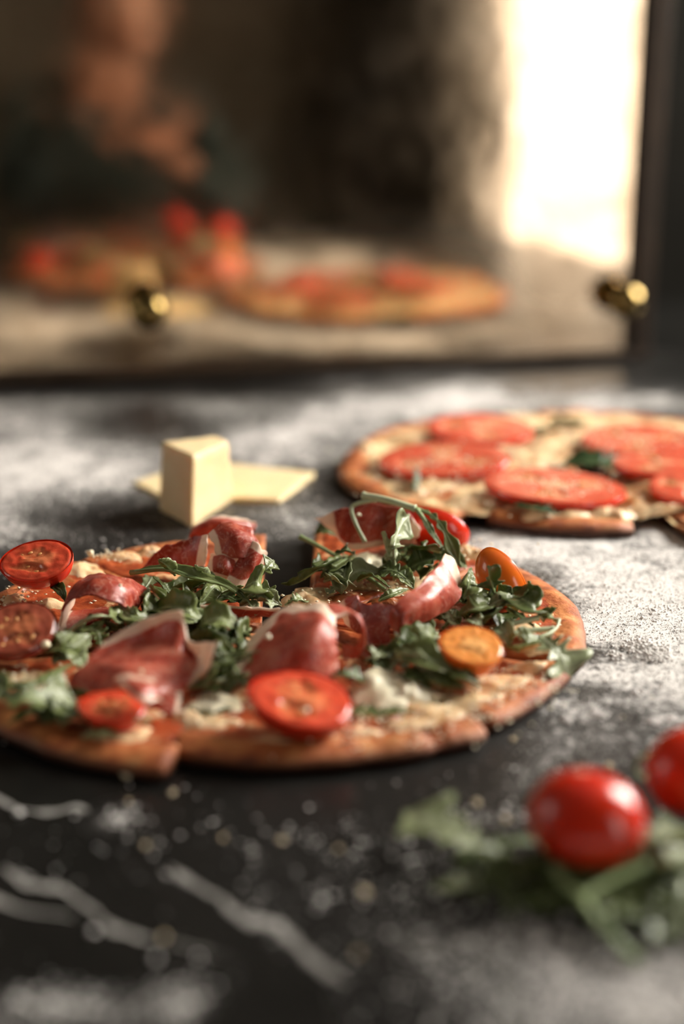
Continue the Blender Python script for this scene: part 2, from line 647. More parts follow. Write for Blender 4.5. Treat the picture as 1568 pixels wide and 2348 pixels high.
for a in [
    (1460, 1300, .070, .050, 0, .95), (1330, 1255, .06, .025, 0, .75), (1568, 1430, .040, .050, 0, .80), (1500, 1400, .05, .035, 20, .45),
    (1490, 1500, .016, .014, -20, .75), (1700, 1400, .08, .12, 0, .8), (1240, 1240, .03, .02, 0, .5), (1400, 1560, .030, .012, -35, .50), (1460, 1640, .04, .014, -35, .5),
    (1568, 1600, .03, .03, 0, .5), (1310, 1620, .020, .012, -30, .42), (1250, 1700, .018, .02, 0, .22), (1400, 1720, .03, .02, 0, .22), (1370, 1430, .012, .01, 0, .45),
    # back of the table
    (760, 880, .055, .060, 15, .95), (700, 925, .06, .05, 0, .45), (420, 900, .016, .045, 10, .60), (480, 950, .018, .05, 35, .60), (540, 1000, .02, .05, 40, .55),
    (640, 980, .07, .05, -30, .60), (760, 1010, .05, .04, -30, .45), (180, 920, .06, .035, -10, .55), (40, 960, .05, .05, 0, .50), (290, 900, .02, .03, 0, .35),
    (180, 1040, .09, .045, -12, .62), (60, 1120, .07, .06, 0, .70), (250, 1100, .05, .03, -8, .55), (20, 1210, .04, .03, 0, .65), (150, 1215, .05, .012, 0, .35), (620, 1050, .05, .025, 0, .5),
    (690, 1190, .035, .05, 0, .40), (600, 1190, .03, .02, 0, .42), (1100, 900, .10, .09, 0, .62), (1330, 900, .09, .06, 0, .40), (950, 1000, .03, .12, 0, .15), (1500, 920, .06, .05, 0, .2),  # pale blobs at back right also paint in the table's sheen
    (-150, 1050, .08, .2, 0, .6),
    # foreground
    (1540, 2330, .035, .030, 0, .95), (1420, 2290, .030, .018, 0, .60), (1250, 2220, .030, .016, -20, .42), (1130, 2190, .02, .012, -20, .32), (1320, 2340, .03, .015, 0, .42),
    (390, 2310, .0065, .0075, 0, .95), (60, 2320, .020, .006, 0, .50), (170, 2330, .012, .006, 0, .5), (1215, 1775, .006, .012, -30, .45), (1140, 1880, .010, .004, 0, .35),
    (265, 1878, .0045, .005, 0, .9), (850, 1900, .08, .04, 0, .07), (1000, 2150, .05, .03, 0, .08),
]:
    a = list(a)
    if a[1] < 1225 and a[0] < 950:
        a[5] *= .80
    if a[1] > 2100:
        a[5] *= .58
    fblob(*a)
NEG = []
for (px, py, sx, sy, ang, w) in [(360, 965, .045, .035, -25, .75), (300, 1190, .055, .018, 0, .55), (420, 1060, .02, .02, 0, .2), (1330, 1495, .024, .010, -15, .55),  # bare marble left of the wedge, its cast shadow painted in too
                                 (1250, 1340, .012, .03, 0, .35), (560, 868, .05, .05, 0, .6), (100, 868, .16, .05, 0, .92), (380, 862, .12, .045, 0, .8), (1500, 860, .10, .05, 0, .6), (1290, 1590, .03, .01, -30, .15)]:
    p = P(px, py)
    NEG.append((p.x, p.y, sx, sy, math.radians(ang), w))


def flour_density(X, Y):
    D = np.zeros_like(X)
    for lst, s in ((BL, 1), (NEG, -1)):
        for (cx, cy, sx, sy, a, w) in lst:
            dx, dy = X - cx, Y - cy
            u = dx * math.cos(a) + dy * math.sin(a)
            v = -dx * math.sin(a) + dy * math.cos(a)
            q = np.exp(-0.5 * ((u / sx) ** 2 + (v / sy) ** 2)) * w
            D = D + q * (1 - np.clip(D, 0, 1)) if s > 0 else D * (1 - q)
    return np.clip(D, 0, 1)


table = tag(empty('marble_table', (0, 0.9, 0)), 'black marble table with white veins, dusted with flour', 'table')
nx, ny = 360, 340
xs = np.linspace(TX0, TX1, nx)
ys = np.linspace(TY0, TY1, ny)
X, Y = np.meshgrid(xs, ys)
D = flour_density(X, Y)
swirl = np.array([[mn.fractal(Vector((x * 14 + 0.8 * math.sin(y * 9), y * 9, 3.1)), 0.9, 2.1, 4) for x in xs] for y in ys])
D = np.clip(D * (1 + 0.45 * swirl), 0, 1)
nv_ = nx * ny
Vt = np.zeros((nv_ * 1, 3))
Vt[:, 0], Vt[:, 1], Vt[:, 2] = X.ravel(), Y.ravel(), ZT
idx = np.arange(nv_).reshape(ny, nx)
Fq = np.stack([idx[:-1, :-1], idx[:-1, 1:], idx[1:, 1:], idx[1:, :-1]], -1).reshape(-1, 4)
V = Vt.tolist()
Fc = Fq.tolist()
b = len(V)
V += [(TX0, TY0, ZT - .03), (TX1, TY0, ZT - .03), (TX1, TY1, ZT - .03), (TX0, TY1, ZT - .03)]
Fc.append([b + 3, b + 2, b + 1, b])
Fc.append([b, b + 1] + idx[0, ::-1].tolist())
Fc.append([b + 1, b + 2] + idx[::-1, -1].tolist())
Fc.append([b + 2, b + 3] + idx[-1, :].tolist())
Fc.append([b + 3, b] + idx[:, 0].tolist())
slab = put(link('tabletop', mesh('tabletop', V, Fc, False, {'flour': np.concatenate([D.ravel(), np.zeros(4)])}), M['marble']), table)
for sx in (TX0 + .08, TX1 - .08):
    for sy in (TY0 + .08, TY1 - .08):
        put(MB().box(sx - .03, sx + .03, sy - .03, sy + .03, 0, ZT - .03).build('leg', M['table_wood'], bevel=.004), table)


# white veins of the marble, inlaid flush with the polished surface
def vein(pts, widths):
    C = spline([P(x, y, 0.00015) for x, y in pts], 60)
    Wd = spline([np.array([w]) for w in widths], 60)
    V, Fc = [], []
    for i, c in enumerate(C):
        t = C[min(i + 1, 59)] - C[max(i - 1, 0)]
        s = np.array([t[1], -t[0], 0]) / (np.hypot(t[0], t[1]) + 1e-9)
        w = 0.62 * Wd[i][0] * (1 + 1.1 * N3(c, 160) + 0.3 * N3(c, 600)) * min(1, i / 4, (59 - i) / 4)
        w = max(w, 0.00005)
        o = s * 0.0009 * N3(c, 150, 5)
        V += [c + o + s * w, c + o - s * w]
        if i:
            Fc.append((2 * i - 2, 2 * i - 1, 2 * i + 1, 2 * i))
    put(link('vein', mesh('vein', V, Fc, False), M['marble_vein']), table)


vein([(385, 1985), (440, 2025), (510, 2065), (555, 2105), (625, 2118), (680, 2165), (730, 2215), (810, 2265)], [.0010, .0022, .0018, .0042, .0034, .0026, .0030, .0012])
vein([(5, 1985), (60, 2025), (140, 2040), (210, 2085), (260, 2125), (330, 2150), (410, 2165), (560, 2205)], [.0022, .0030, .0020, .0018, .0022, .0015, .0008, .0003])
vein([(-60, 2040), (20, 2075), (90, 2090), (180, 2105)], [.003, .0022, .001, .0004])
vein([(-60, 1800), (0, 1835), (40, 1855), (110, 1862), (170, 1850), (205, 1862)], [.002, .0026, .0012, .0020, .0024, .0008])
vein([(900, 2150), (960, 2175), (1010, 2190)], [.0006, .0014, .0006])

# ------------------------------------------------------------------ aged mirror with brass ball knobs
MA = P(1452, 822)
MBp = P(0, 885)
td = Vector((MBp.x - MA.x, MBp.y - MA.y, 0)).normalized()        # along the mirror, to the left
nn = Vector((-td.y, td.x, 0))
nn = nn if nn.y < 0 else -nn                                      # out of the mirror, towards the camera
LM, HM = 1.05, 0.95


def mpt(s, z, d):
    return MA + td * s + nn * d + Vector((0, 0, z))


def mbox(name, s0, s1, z0, z1, d0, d1, mat, parent, bevel=0.0):
    V = [mpt(s, z, d) for (s, d, z) in ((s0, d0, z0), (s1, d0, z0), (s1, d1, z0), (s0, d1, z0), (s0, d0, z1), (s1, d0, z1), (s1, d1, z1), (s0, d1, z1))]
    o = MB().add(V, ((3, 2, 1, 0), (4, 5, 6, 7), (0, 1, 5, 4), (1, 2, 6, 5), (2, 3, 7, 6), (3, 0, 4, 7))).build(name, mat, None, False, bevel)
    return put(o, parent)


mir = tag(empty('aged_mirror', mpt(LM / 2, 0, 0)), 'large aged bronze mirror standing at the back of the table', 'mirror')
mbox('mirror_glass', 0.012, LM - 0.012, 0.008, HM, 0.0, -0.006, M['mirror'], mir)
mbox('back_panel', 0.0, LM, 0.0, HM, -0.007, -0.025, M['dark_bronze'], mir)
mbox('bottom_rail', 0.0, LM, 0.0, 0.010, 0.012, -0.007, M['dark_bronze'], mir, .002)
mbox('side_rail', -0.012, 0.008, 0.0, HM, 0.010, -0.025, M['dark_bronze'], mir, .002)
mbox('side_rail', LM - 0.008, LM + 0.012, 0.0, HM, 0.010, -0.025, M['dark_bronze'], mir, .002)
for (px, py) in ((340, 712), (1434, 690)):
    # the knob's place along the mirror: where its line of sight meets a plane 25 mm in front of the glass
    o = Vector((0, 0, ZT + HC))
    d = P(px, py, 0) - o
    t = ((mpt(0, 0, 0.022) - o).dot(nn)) / d.dot(nn)
    q = o + d * t
    V, Fc = ellipsoid(q, (Vector((.0165, 0, 0)), Vector((0, .0165, 0)), Vector((0, 0, .0165))), 32, 20)
    kb = put(link('brass_knob', mesh('brass_knob', V, Fc), M['brass']), mir)
    V, Fc = tube([q - nn * 0.023, q - nn * 0.012], 0.007, 3, 16)
    put(link('knob_stem', mesh('knob_stem', V, Fc), M['brass']), kb)
    kb['label'] = 'shiny brass ball knob'

# ------------------------------------------------------------------ pizzas
C1 = (-0.022, 0.689)
C2 = (0.160, 0.968)


def top_h(x, y, q):
    """height of the baked base above the table at radius fraction q"""
    n = N3((x, y, 0), 60) * 0.0012 + N3((x, y, 1.7), 170) * 0.0006
    return 0.0072 + n + 0.0026 * sstep(0.84, 0.95, q) * (1 + 0.5 * N3((x, y, 4), 45))


def slice_mesh(cx, cy, R, a0, a1, seed, crack=None):
    """wedge of baked dough: a0 > a1 in degrees, clockwise from a0"""
    na = max(8, int((a0 - a1) / 1.6))
    qs = [0.02, .15, .3, .45, .58, .68, .76, .82, .86, .895, .925, .95, .97, .985, .996]
    V, Fc, U = [], [], []
    n = len(qs)
    per = 2 * n + 3
    for i in range(na + 1):
        a = math.radians(a0 + (a1 - a0) * i / na)
        ca, sa = math.cos(a), math.sin(a)
        edge = min(i, na - i) * (a0 - a1) / na            # degrees from the nearest cut
        Ra = R * (1 + 0.018 * N3((ca * 2.2, sa * 2.2, seed)) + 0.008 * N3((ca * 9, sa * 9, seed)) - 0.012 * (1 - sstep(0, 2.5, edge)))
        ck = 0
        if crack is not None:
            ck = math.exp(-((math.degrees(a) - crack) / 0.9) ** 2)
        Ra *= 1 - 0.02 * ck
        tops = []
        for q in qs:
            x, y = cx + ca * Ra * q, cy + sa * Ra * q
            h = top_h(x, y, q) * (1 - 0.22 * sstep(.955, 1.0, q)) * (1 - 0.45 * ck * sstep(.5, .8, q))
            tops.append((x, y, h))
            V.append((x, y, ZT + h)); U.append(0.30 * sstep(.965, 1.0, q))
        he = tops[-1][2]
        for q, hh, u in ((1.010, he * .74, .50), (1.012, he * .44, .95), (1.0, he * .14, 1.2)):  # edge darkens downward: browning and painted shade together
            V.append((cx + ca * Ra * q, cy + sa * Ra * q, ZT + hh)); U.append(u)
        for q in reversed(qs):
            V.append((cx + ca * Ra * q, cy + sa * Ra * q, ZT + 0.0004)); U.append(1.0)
    for i in range(na):
        for j in range(per - 1):
            b, c = i * per, (i + 1) * per
            Fc.append((b + j, c + j, c + j + 1, b + j + 1))
        b, c = i * per, (i + 1) * per
        Fc.append((b, b + per - 1, c + per - 1, c))
    for b, s in ((0, 1), (na * per, -1)):
        for j in range(n - 1):
            f = (b + j, b + j + 1, b + per - 2 - j, b + per - 1 - j)
            Fc.append(f if s > 0 else f[::-1])
        f = (b + n - 1, b + n, b + n + 1, b + n + 2, b + n + 3)
        Fc.append(f if s > 0 else f[::-1])
    return V, Fc, U


def sauce_mesh(cx, cy, R, a0, a1, seed):
    na = max(10, int((a0 - a1) / 1.0))
    nr = 46
    pad = math.degrees(0.0016 / (R * 0.5))
    V, Fc = [], []
    for i in range(na + 1):
        a = math.radians(a0 - pad + (a1 - a0 + 2 * pad) * i / na)
        ca, sa = math.cos(a), math.sin(a)
        qm = 0.935 + 0.035 * N3((ca * 6, sa * 6, seed + 4))
        for j in range(nr + 1):
            q = 0.05 + (qm - 0.05) * j / nr
            x, y = cx + ca * R * q, cy + sa * R * q
            e = sstep(0, .07, (qm - q)) * sstep(0, 1.5, min(i, na - i)) * sstep(0, 2, j)
            h = top_h(x, y, q) - 0.0008 + e * (0.0019 + 0.0011 * N3((x, y, seed), 140) + 0.0007 * N3((x, y, seed), 420))
            V.append((x, y, ZT + h))
    for i in range(na):
        for j in range(nr):
            b, c = i * (nr + 1), (i + 1) * (nr + 1)
            Fc.append((b + j, c + j, c + j + 1, b + j + 1))
    return V, Fc


SL = []


def pizza_slice(cx, cy, R, a0, a1, label, group, sauce, seed, crack=None):
    am = math.radians((a0 + a1) / 2)
    e = tag(empty('pizza_slice', (cx + math.cos(am) * R * .6, cy + math.sin(am) * R * .6, ZT)), label, 'pizza slice', group)
    V, Fc, U = slice_mesh(cx, cy, R, a0, a1, seed, crack)
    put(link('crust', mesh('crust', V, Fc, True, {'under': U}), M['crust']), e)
    V, Fc = sauce_mesh(cx, cy, R, a0, a1, seed)
    put(link('sauce', mesh('sauce', V, Fc), M[sauce]), e)
    SL.append((e, cx, cy, R, a0, a1))
    return e


G1 = 'slices of the pizza with ham and arugula'
G2 = 'slices of the pizza with tomato slices behind'
o1 = lambda dx, dy: (C1[0] + dx, C1[1] + dy)
pizza_slice(*o1(.004, .002), .142, 89, 38, 'ham pizza slice across the gap, under the ham arch and arching stems', G1, 'sauce', 1)
pizza_slice(*o1(.001, .0005), .1415, 36, -21, 'ham pizza slice at the right rim under the orange cherry tomatoes', G1, 'sauce', 2)
pizza_slice(*o1(.000, -.001), .140, -24, -52.5, 'narrow ham pizza slice at front right with browned cheese and bare rim', G1, 'sauce', 3)
pizza_slice(*o1(-.0005, -.003), .1425, -54, -110, 'front ham pizza slice carrying the large red tomato half', G1, 'sauce', 4, -64)
pizza_slice(*o1(-.018, -.013), .145, -102.5, -163, 'ham pizza slice pulled forward at lower left, thick cut crust end', G1, 'sauce', 5)
pizza_slice(*o1(-.022, -.006), .142, 196, 140, 'ham pizza slice cut off by the left picture edge, with dark tomato', G1, 'sauce', 6)
pizza_slice(*o1(-.018, -.009), .142, 139, 92, 'ham pizza slice at back left, before the cheese wedge', G1, 'sauce', 7)
o2 = lambda dx, dy: (C2[0] + dx, C2[1] + dy)
pizza_slice(*o2(-.022, 0), .137, 178, 104, 'tomato pizza slice at the far left back, below the mirror', G2, 'cheesy_sauce', 11)
pizza_slice(*o2(-.024, -.002), .137, 239, 180, 'tomato pizza slice at the left with the broad browned rim', G2, 'cheesy_sauce', 12)
pizza_slice(*o2(-.004, -.003), .130, -121.5, -82, 'front tomato pizza slice with loose crumbly cheese edge', G2, 'cheesy_sauce', 13)
pizza_slice(*o2(.017, -.003), .149, -78.5, -15, 'tomato pizza slice at right edge, pulled away by a gap', G2, 'cheesy_sauce', 14)
pizza_slice(*o2(.012, .006), .137, 100, -13, 'far back tomato pizza slice at right, pale with cheese', G2, 'cheesy_sauce', 15)


def slice_at(x, y):
    best, bd = None, 9
    for s in SL:
        e, cx, cy, R, a0, a1 = s
        dx, dy = x - cx, y - cy
        q = math.hypot(dx, dy) / R
        a = math.degrees(math.atan2(dy, dx))
        ok = any(a1 - 2 <= a + k <= a0 + 2 for k in (-360, 0, 360))
        d = (0 if ok else .5) + max(0, q - 1) * 5
        if d < bd:
            best, bd = s, d
    return best


def cheese_patch(px, py, rx, ry, th=.0026, ang=0, mat='cheese', h=.009, seed=None):
    p = P(px, py, h)
    s = slice_at(p.x, p.y)
    seed = random.random() * 50 if seed is None else seed
    nr, na = 9, 30
    V, Fc = [], []
    ca, sa = math.cos(math.radians(ang)), math.sin(math.radians(ang))
    for j in range(nr + 1):
        q = j / nr
        for i in range(na):
            a = 2 * math.pi * i / na
            rad = 1 + 0.40 * N3((math.cos(a) * 1.4, math.sin(a) * 1.4, seed)) + 0.22 * N3((math.cos(a) * 4, math.sin(a) * 4, seed))
            u, v = rx * q * rad * math.cos(a), ry * q * rad * math.sin(a)
            x, y = p.x + u * ca - v * sa, p.y + u * sa + v * ca
            qq = math.hypot(x - s[1], y - s[2]) / s[3]
            if qq > .93:
                x, y = s[1] + (x - s[1]) * .93 / qq, s[2] + (y - s[2]) * .93 / qq
            z = top_h(x, y, min(qq, .9)) + .0008 + th * (1 - q ** 3) * (1 + .7 * N3((x, y, seed), 110) + .35 * N3((x, y, seed), 330)) - .0012 * q
            V.append((x, y, ZT + z))
    for j in range(nr):
        for i in range(na):
            b, c = j * na, (j + 1) * na
            Fc.append((b + i, c + i, c + (i + 1) % na, b + (i + 1) % na))
    put(link('melted_cheese', mesh('melted_cheese', V, Fc), M[mat]), s[0])


# front pizza
for a in [(1090, 1610, .017, .014), (1150, 1560, .020, .012), (1215, 1530, .014, .010), (1190, 1590, .008, .006), (1000, 1640, .017, .013), (935, 1660, .012, .009), (960, 1625, .014, .010),
          (820, 1680, .009, .006), (1050, 1560, .02, .008), (720, 1365, .016, .013), (800, 1340, .012, .008), (880, 1345, .015, .010), (950, 1330, .012, .01),
          (1110, 1270, .014, .014), (1070, 1260, .012, .012), (50, 1555, .015, .012), (20, 1380, .012, .008), (110, 1385, .012, .008), (190, 1305, .012, .012), (280, 1278, .014, .008), (345, 1268, .010, .006),
          (228, 1272, .006, .005), (380, 1640, .009, .007), (430, 1640, .008, .006), (340, 1640, .009, .006), (300, 1680, .014, .008), (230, 1690, .010, .006), (480, 1655, .014, .007), (520, 1600, .012, .006), (620, 1710, .01, .005),
          (1180, 1440, .014, .012), (1240, 1480, .012, .01), (640, 1620, .014, .01)]:
    cheese_patch(*a)
cheese_patch(880, 1570, .022, .020, .0070, 0, 'white_cheese', .012, 5.0)
cheese_patch(930, 1582, .013, .014, .0062, 0, 'white_cheese', .012, 9.0)
cheese_patch(490, 1602, .013, .012, .0036, 0, 'white_cheese', .011, 15.0)
cheese_patch(700, 1370, .013, .012, .0036, 0, 'cheese', .010, 16.0)
cheese_patch(845, 1285, .016, .018, .004, 0, 'white_cheese', .011, 17.0)
simple('browned_cheese', (0.16, 0.035, 0.010), (0.34, 0.10, 0.025), 0.4, 120, bumpy=0.6)
for a in [(775, 1372, .014, .008), (890, 1378, .011, .006), (1130, 1420, .012, .007), (130, 1330, .014, .008), (240, 1262, .010, .006), (880, 1650, .016, .006), (20, 1345, .012, .010)]:
    cheese_patch(*a, mat='browned_cheese')
# second pizza
for a in [(1090, 1150, .024, .020), (1000, 1110, .02, .014), (950, 1120, .016, .012), (1250, 1030, .03, .03), (1210, 1050, .025, .02), (1150, 1040, .02, .02), (930, 1010, .022, .02), (1310, 1010, .03, .03),
          (1380, 1020, .025, .03), (1300, 1178, .018, .009), (1230, 1185, .012, .007), (1385, 1178, .014, .008), (1200, 1165, .015, .01), (1060, 1020, .02, .015), (880, 1060, .012, .016),
          (1470, 1150, .02, .02), (1530, 1180, .02, .02), (1500, 1115, .02, .015), (1350, 980, .03, .02), (1450, 980, .03, .02), (1180, 965, .03, .015), (1410, 1180, .012, .01), (840, 1030, .008, .01), (1290, 1160, .02, .01)]:
    cheese_patch(*a, th=.004)


# ------------------------------------------------------------------ cured ham
def ham(label, grids, mat='ham', th=.0013, wav=.0016):
    """grids: list of (control grid of (px, py, h), fat edges string among 'tblr')"""
    V, Fc, FA = [], [], []
    for ctrl, edges in grids:
        nu, nv = 30, 34
        g = [[np.array(P(*p)) for p in row] for row in ctrl]
        v, f = grid_sheet(g, nu, nv)
        for k, p in enumerate(v):
            i, j = divmod(k, nv)
            u_, v_ = i / (nu - 1), j / (nv - 1)
            d = 9
            if 't' in edges: d = min(d, u_)
            if 'b' in edges: d = min(d, 1 - u_)
            if 'l' in edges: d = min(d, v_)
            if 'r' in edges: d = min(d, 1 - v_)
            FA.append(0.9 * (1 - sstep(0.0, 0.33, d)) if d < 9 else 0.12)
            w = wav * (N3(p, 75, 3) + .5 * N3(p, 170, 9))
            edge = 1 - min(1, min(u_, 1 - u_, v_, 1 - v_) * 8)
            w2 = edge * .0012 * N3(p, 220, 4)
            p = p + np.array([w2, w, w + w2])
            p[2] = max(p[2], ZT + .0085)
            v[k] = p
        b = len(V)
        V += v
        Fc += [tuple(b + q for q in ff) for ff in f]
    o = link('ham_slice', mesh('ham_slice', V, Fc, True, {'fat': FA}), M[mat])
    m = o.modifiers.new('thickness', 'SOLIDIFY')
    m.thickness = th
    m.offset = 0
    m = o.modifiers.new('smooth', 'SUBSURF')
    m.levels = m.render_levels = 1
    return tag(o, label, 'ham', 'ham slices on the front pizza')


ham('cured ham slice at front left, spread wide with a wavy pale fat rim', [
    ([[(238, 1470, .026), (300, 1432, .033), (352, 1412, .037), (412, 1402, .040), (432, 1462, .030), (496, 1472, .034)],
      [(200, 1515, .022), (280, 1482, .025), (340, 1470, .026), (405, 1462, .030), (442, 1500, .023), (488, 1502, .029)],
      [(166, 1545, .018), (250, 1530, .022), (320, 1530, .023), (390, 1528, .022), (440, 1540, .020), (478, 1545, .020)],
      [(156, 1570, .015), (220, 1582, .016), (285, 1572, .021), (345, 1600, .016), (405, 1592, .013), (458, 1572, .012)]], 'tr'),
    ([[(262, 1556, .027), (300, 1548, .029), (350, 1558, .027)],
      [(285, 1572, .028), (320, 1580, .028), (365, 1592, .024)],
      [(302, 1598, .026), (335, 1612, .024), (372, 1608, .020)]], 'tbl')], 'ham_pale')
ham('cured ham slice at the centre, standing fold with a rolled right end', [
    ([[(640, 1402, .031), (690, 1383, .036), (745, 1390, .038), (768, 1425, .034)],
      [(604, 1432, .027), (655, 1432, .033), (722, 1436, .037), (772, 1465, .030)],
      [(556, 1485, .020), (625, 1492, .026), (705, 1495, .029), (776, 1512, .022)],
      [(508, 1540, .016), (590, 1578, .013), (680, 1582, .013), (768, 1568, .014)]], 'tl'),
    ([[(745, 1390, .038), (790, 1392, .037), (822, 1415, .033), (832, 1450, .026), (818, 1478, .019), (785, 1478, .016)],
      [(752, 1400, .037), (795, 1402, .036), (826, 1428, .032), (836, 1465, .024), (822, 1496, .016), (785, 1502, .013)],
      [(758, 1425, .034), (795, 1410, .035), (824, 1432, .031), (835, 1468, .023), (820, 1502, .014), (790, 1513, .012)]], 'b')], 'ham_pale')
ham('small cured ham slice arched over at left like a tunnel', [
    ([[(165, 1392, .014), (190, 1332, .028), (238, 1317, .033), (296, 1330, .029), (340, 1350, .019)],
      [(150, 1415, .013), (165, 1355, .028), (222, 1336, .034), (285, 1350, .030), (330, 1378, .018)],
      [(140, 1432, .012), (148, 1388, .022), (200, 1366, .030), (262, 1380, .027), (312, 1398, .017)]], 'l'),
    ([[(150, 1405, .012), (210, 1395, .013), (290, 1385, .013)],
      [(135, 1425, .012), (200, 1420, .012), (290, 1402, .012)],
      [(140, 1448, .011), (175, 1440, .011), (240, 1420, .011)]], 'l')], 'ham')
ham('crumpled cured ham slice at the back left with white fat folds', [
    ([[(378, 1248, .026), (430, 1232, .030), (478, 1222, .034)],
      [(352, 1275, .019), (415, 1265, .022), (474, 1262, .026)],
      [(325, 1302, .011), (395, 1312, .011), (468, 1322, .010)]], 'r'),
    ([[(478, 1222, .034), (525, 1198, .039), (576, 1212, .035)],
      [(486, 1240, .031), (540, 1232, .034), (592, 1250, .029)],
      [(496, 1282, .022), (548, 1280, .024), (602, 1288, .020)]], 'l'),
    ([[(560, 1240, .030), (592, 1250, .030), (612, 1270, .024)],
      [(545, 1285, .022), (575, 1298, .021), (600, 1300, .018)],
      [(512, 1340, .012), (545, 1345, .011), (575, 1335, .011)]], 'tbr'),
    ([[(482, 1272, .022), (515, 1270, .025), (552, 1282, .022)],
      [(478, 1300, .017), (512, 1302, .020), (545, 1312, .016)],
      [(480, 1328, .012), (512, 1328, .013), (538, 1332, .012)]], 'tblr')], 'ham')
ham('bright red thin ham slice lying behind the crumpled one', [
    ([[(445, 1200, .022), (510, 1184, .025), (586, 1198, .019)],
      [(436, 1218, .018), (500, 1205, .022), (584, 1212, .017)],
      [(432, 1236, .012), (500, 1228, .014), (575, 1232, .012)]], 't')], 'ham')
ham('cured ham slice arched at the back right under a long stem', [
    ([[(716, 1196, .026), (790, 1168, .034), (860, 1156, .037), (930, 1170, .034), (964, 1208, .027)],
      [(738, 1202, .025), (790, 1204, .026), (850, 1200, .027), (908, 1208, .024), (958, 1228, .021)],
      [(764, 1214, .022), (800, 1258, .013), (842, 1258, .012), (890, 1250, .012), (940, 1248, .012)]], 'lbr')], 'ham')
ham('long ham strip standing at right with a pale pointed tip', [
    ([[(1022, 1266, .041), (1042, 1288, .036), (1058, 1328, .028)],
      [(1000, 1300, .039), (1025, 1338, .032), (1052, 1376, .022)],
      [(955, 1345, .036), (985, 1382, .030), (1005, 1412, .020)],
      [(905, 1388, .031), (930, 1412, .027), (955, 1432, .019)],
      [(888, 1442, .018), (915, 1458, .018), (948, 1482, .011)]], 't')], 'ham_pale')
ham('dark ham slice hanging between the central roll and the right strip', [
    ([[(766, 1388, .020), (812, 1366, .026), (834, 1384, .024), (905, 1390, .027)],
      [(780, 1410, .015), (820, 1410, .018), (842, 1428, .017), (898, 1435, .018)],
      [(790, 1425, .011), (826, 1450, .011), (850, 1475, .010), (890, 1480, .010)]], 'l')], 'ham')
ham('narrow ham strip lying edge-on across the middle', [
    ([[(458, 1387, .018), (540, 1390, .018), (640, 1396, .018)],
      [(460, 1397, .015), (540, 1402, .015), (632, 1405, .015)],
      [(464, 1408, .012), (540, 1414, .012), (622, 1414, .012)]], 't')], 'ham', wav=.0006)
ham('small dark ham scrap tucked under the front left tomato', [
    ([[(325, 1590, .015), (375, 1580, .016), (415, 1592, .013)],
      [(330, 1615, .012), (375, 1612, .013), (412, 1622, .011)],
      [(345, 1632, .010), (380, 1640, .010), (405, 1640, .010)]], 'r')], 'ham')


# ------------------------------------------------------------------ tomatoes
def frame(nrm, lng):
    n = Vector(nrm).normalized()
    l = Vector(lng)
    l = (l - n * l.dot(n)).normalized()
    return l, n.cross(l), n


def tomato_half(label, c, a, b, depth, nrm, lng, kind='red', group='halved cherry tomatoes on the front pizza'):
    """c: centre of the cut face; a, b half axes of the face; depth of the dome below it"""
    L, S, Nn = frame(nrm, lng)
    c = Vector(c)
    na = 40
    root = tag(empty('tomato_half', c - Nn * depth), label, 'tomato', group)
    V, Fc = [], []
    nj = 12
    for j in range(nj + 1):
        ph = math.pi / 2 * j / nj
        rr, zz = math.cos(ph) ** 0.9 if j < nj else 0.0, -math.sin(ph)
        for i in range(na):
            t = 2 * math.pi * i / na
            egg = 1 + .06 * math.cos(t)
            V.append(c + L * (a * rr * math.cos(t)) + S * (b * rr * egg * math.sin(t)) + Nn * (depth * zz - .0002))
    for j in range(nj):
        for i in range(na):
            p, q = j * na, (j + 1) * na
            Fc.append((p + i, q + i, q + (i + 1) % na, p + (i + 1) % na))
    put(link('skin', mesh('skin', V, Fc), M[{'red': 'tomato_red', 'dark': 'tomato_dark', 'orange': 'tomato_orange'}[kind]]), root)
    # the cut face: wall, two seed chambers, core
    nr = 26
    na2 = 64
    V, Fc, GE, CO = [], [], [], []
    sd = random.random() * 30
    for j in range(nr + 1):
        q = j / nr
        for i in range(na2):
            t = 2 * math.pi * i / na2
            egg = 1 + .06 * math.cos(t)
            u, v = q * math.cos(t), q * math.sin(t)
            w = 0.30 * N3((u * 2.0, v * 2.0, sd)) + .08 * N3((u * 6, v * 6, sd))
            core = 1 - sstep(.45, 1.0, math.hypot((u - .08) / .62, v / .52) + w)
            ch = 1 - math.hypot((u + .10 + w) / .50, (abs(v + .06) - .36 + w) / .22)
            gel = sstep(0.0, 0.45, ch) * (.35 if kind == 'orange' else 1)
            core *= 1 - .75 * gel
            z = -.055 * b * gel + .03 * b * core - .10 * b * sstep(.9, 1.0, q) + .04 * b * N3((u * 5, v * 5, sd))
            V.append(c + L * (a * u) + S * (b * egg * v) + Nn * z)
            GE.append(gel)
            CO.append(core)
    for j in range(nr):
        for i in range(na2):
            p, q = j * na2, (j + 1) * na2
            Fc.append((p + i, q + i, q + (i + 1) % na2, p + (i + 1) % na2))
    fl = put(link('flesh', mesh('flesh', V, Fc, True, {'gel': GE, 'core': CO}), M['flesh_' + kind]), root)
    sm = MB()
    for s in (-1, 1):
        for k in range(0 if kind == 'orange' else 5):
            u = -.40 + .19 * k + random.uniform(-.10, .10)
            v = s * (.40 + random.uniform(-.16, .16))
            d = Vector((random.uniform(-1, 1), random.uniform(-.6, .6), 0))
            l2 = (L * d.x + S * d.y).normalized()
            V, Fc = ellipsoid(c + L * (a * u) + S * (b * v) - Nn * (.055 * b), (l2 * .0014, Nn.cross(l2) * .0009, Nn * .0005), 8, 5)
            sm.add(V, Fc)
    if sm.V:
        put(sm.build('seeds', M['tomato_seed'], None, True), fl)
    return root


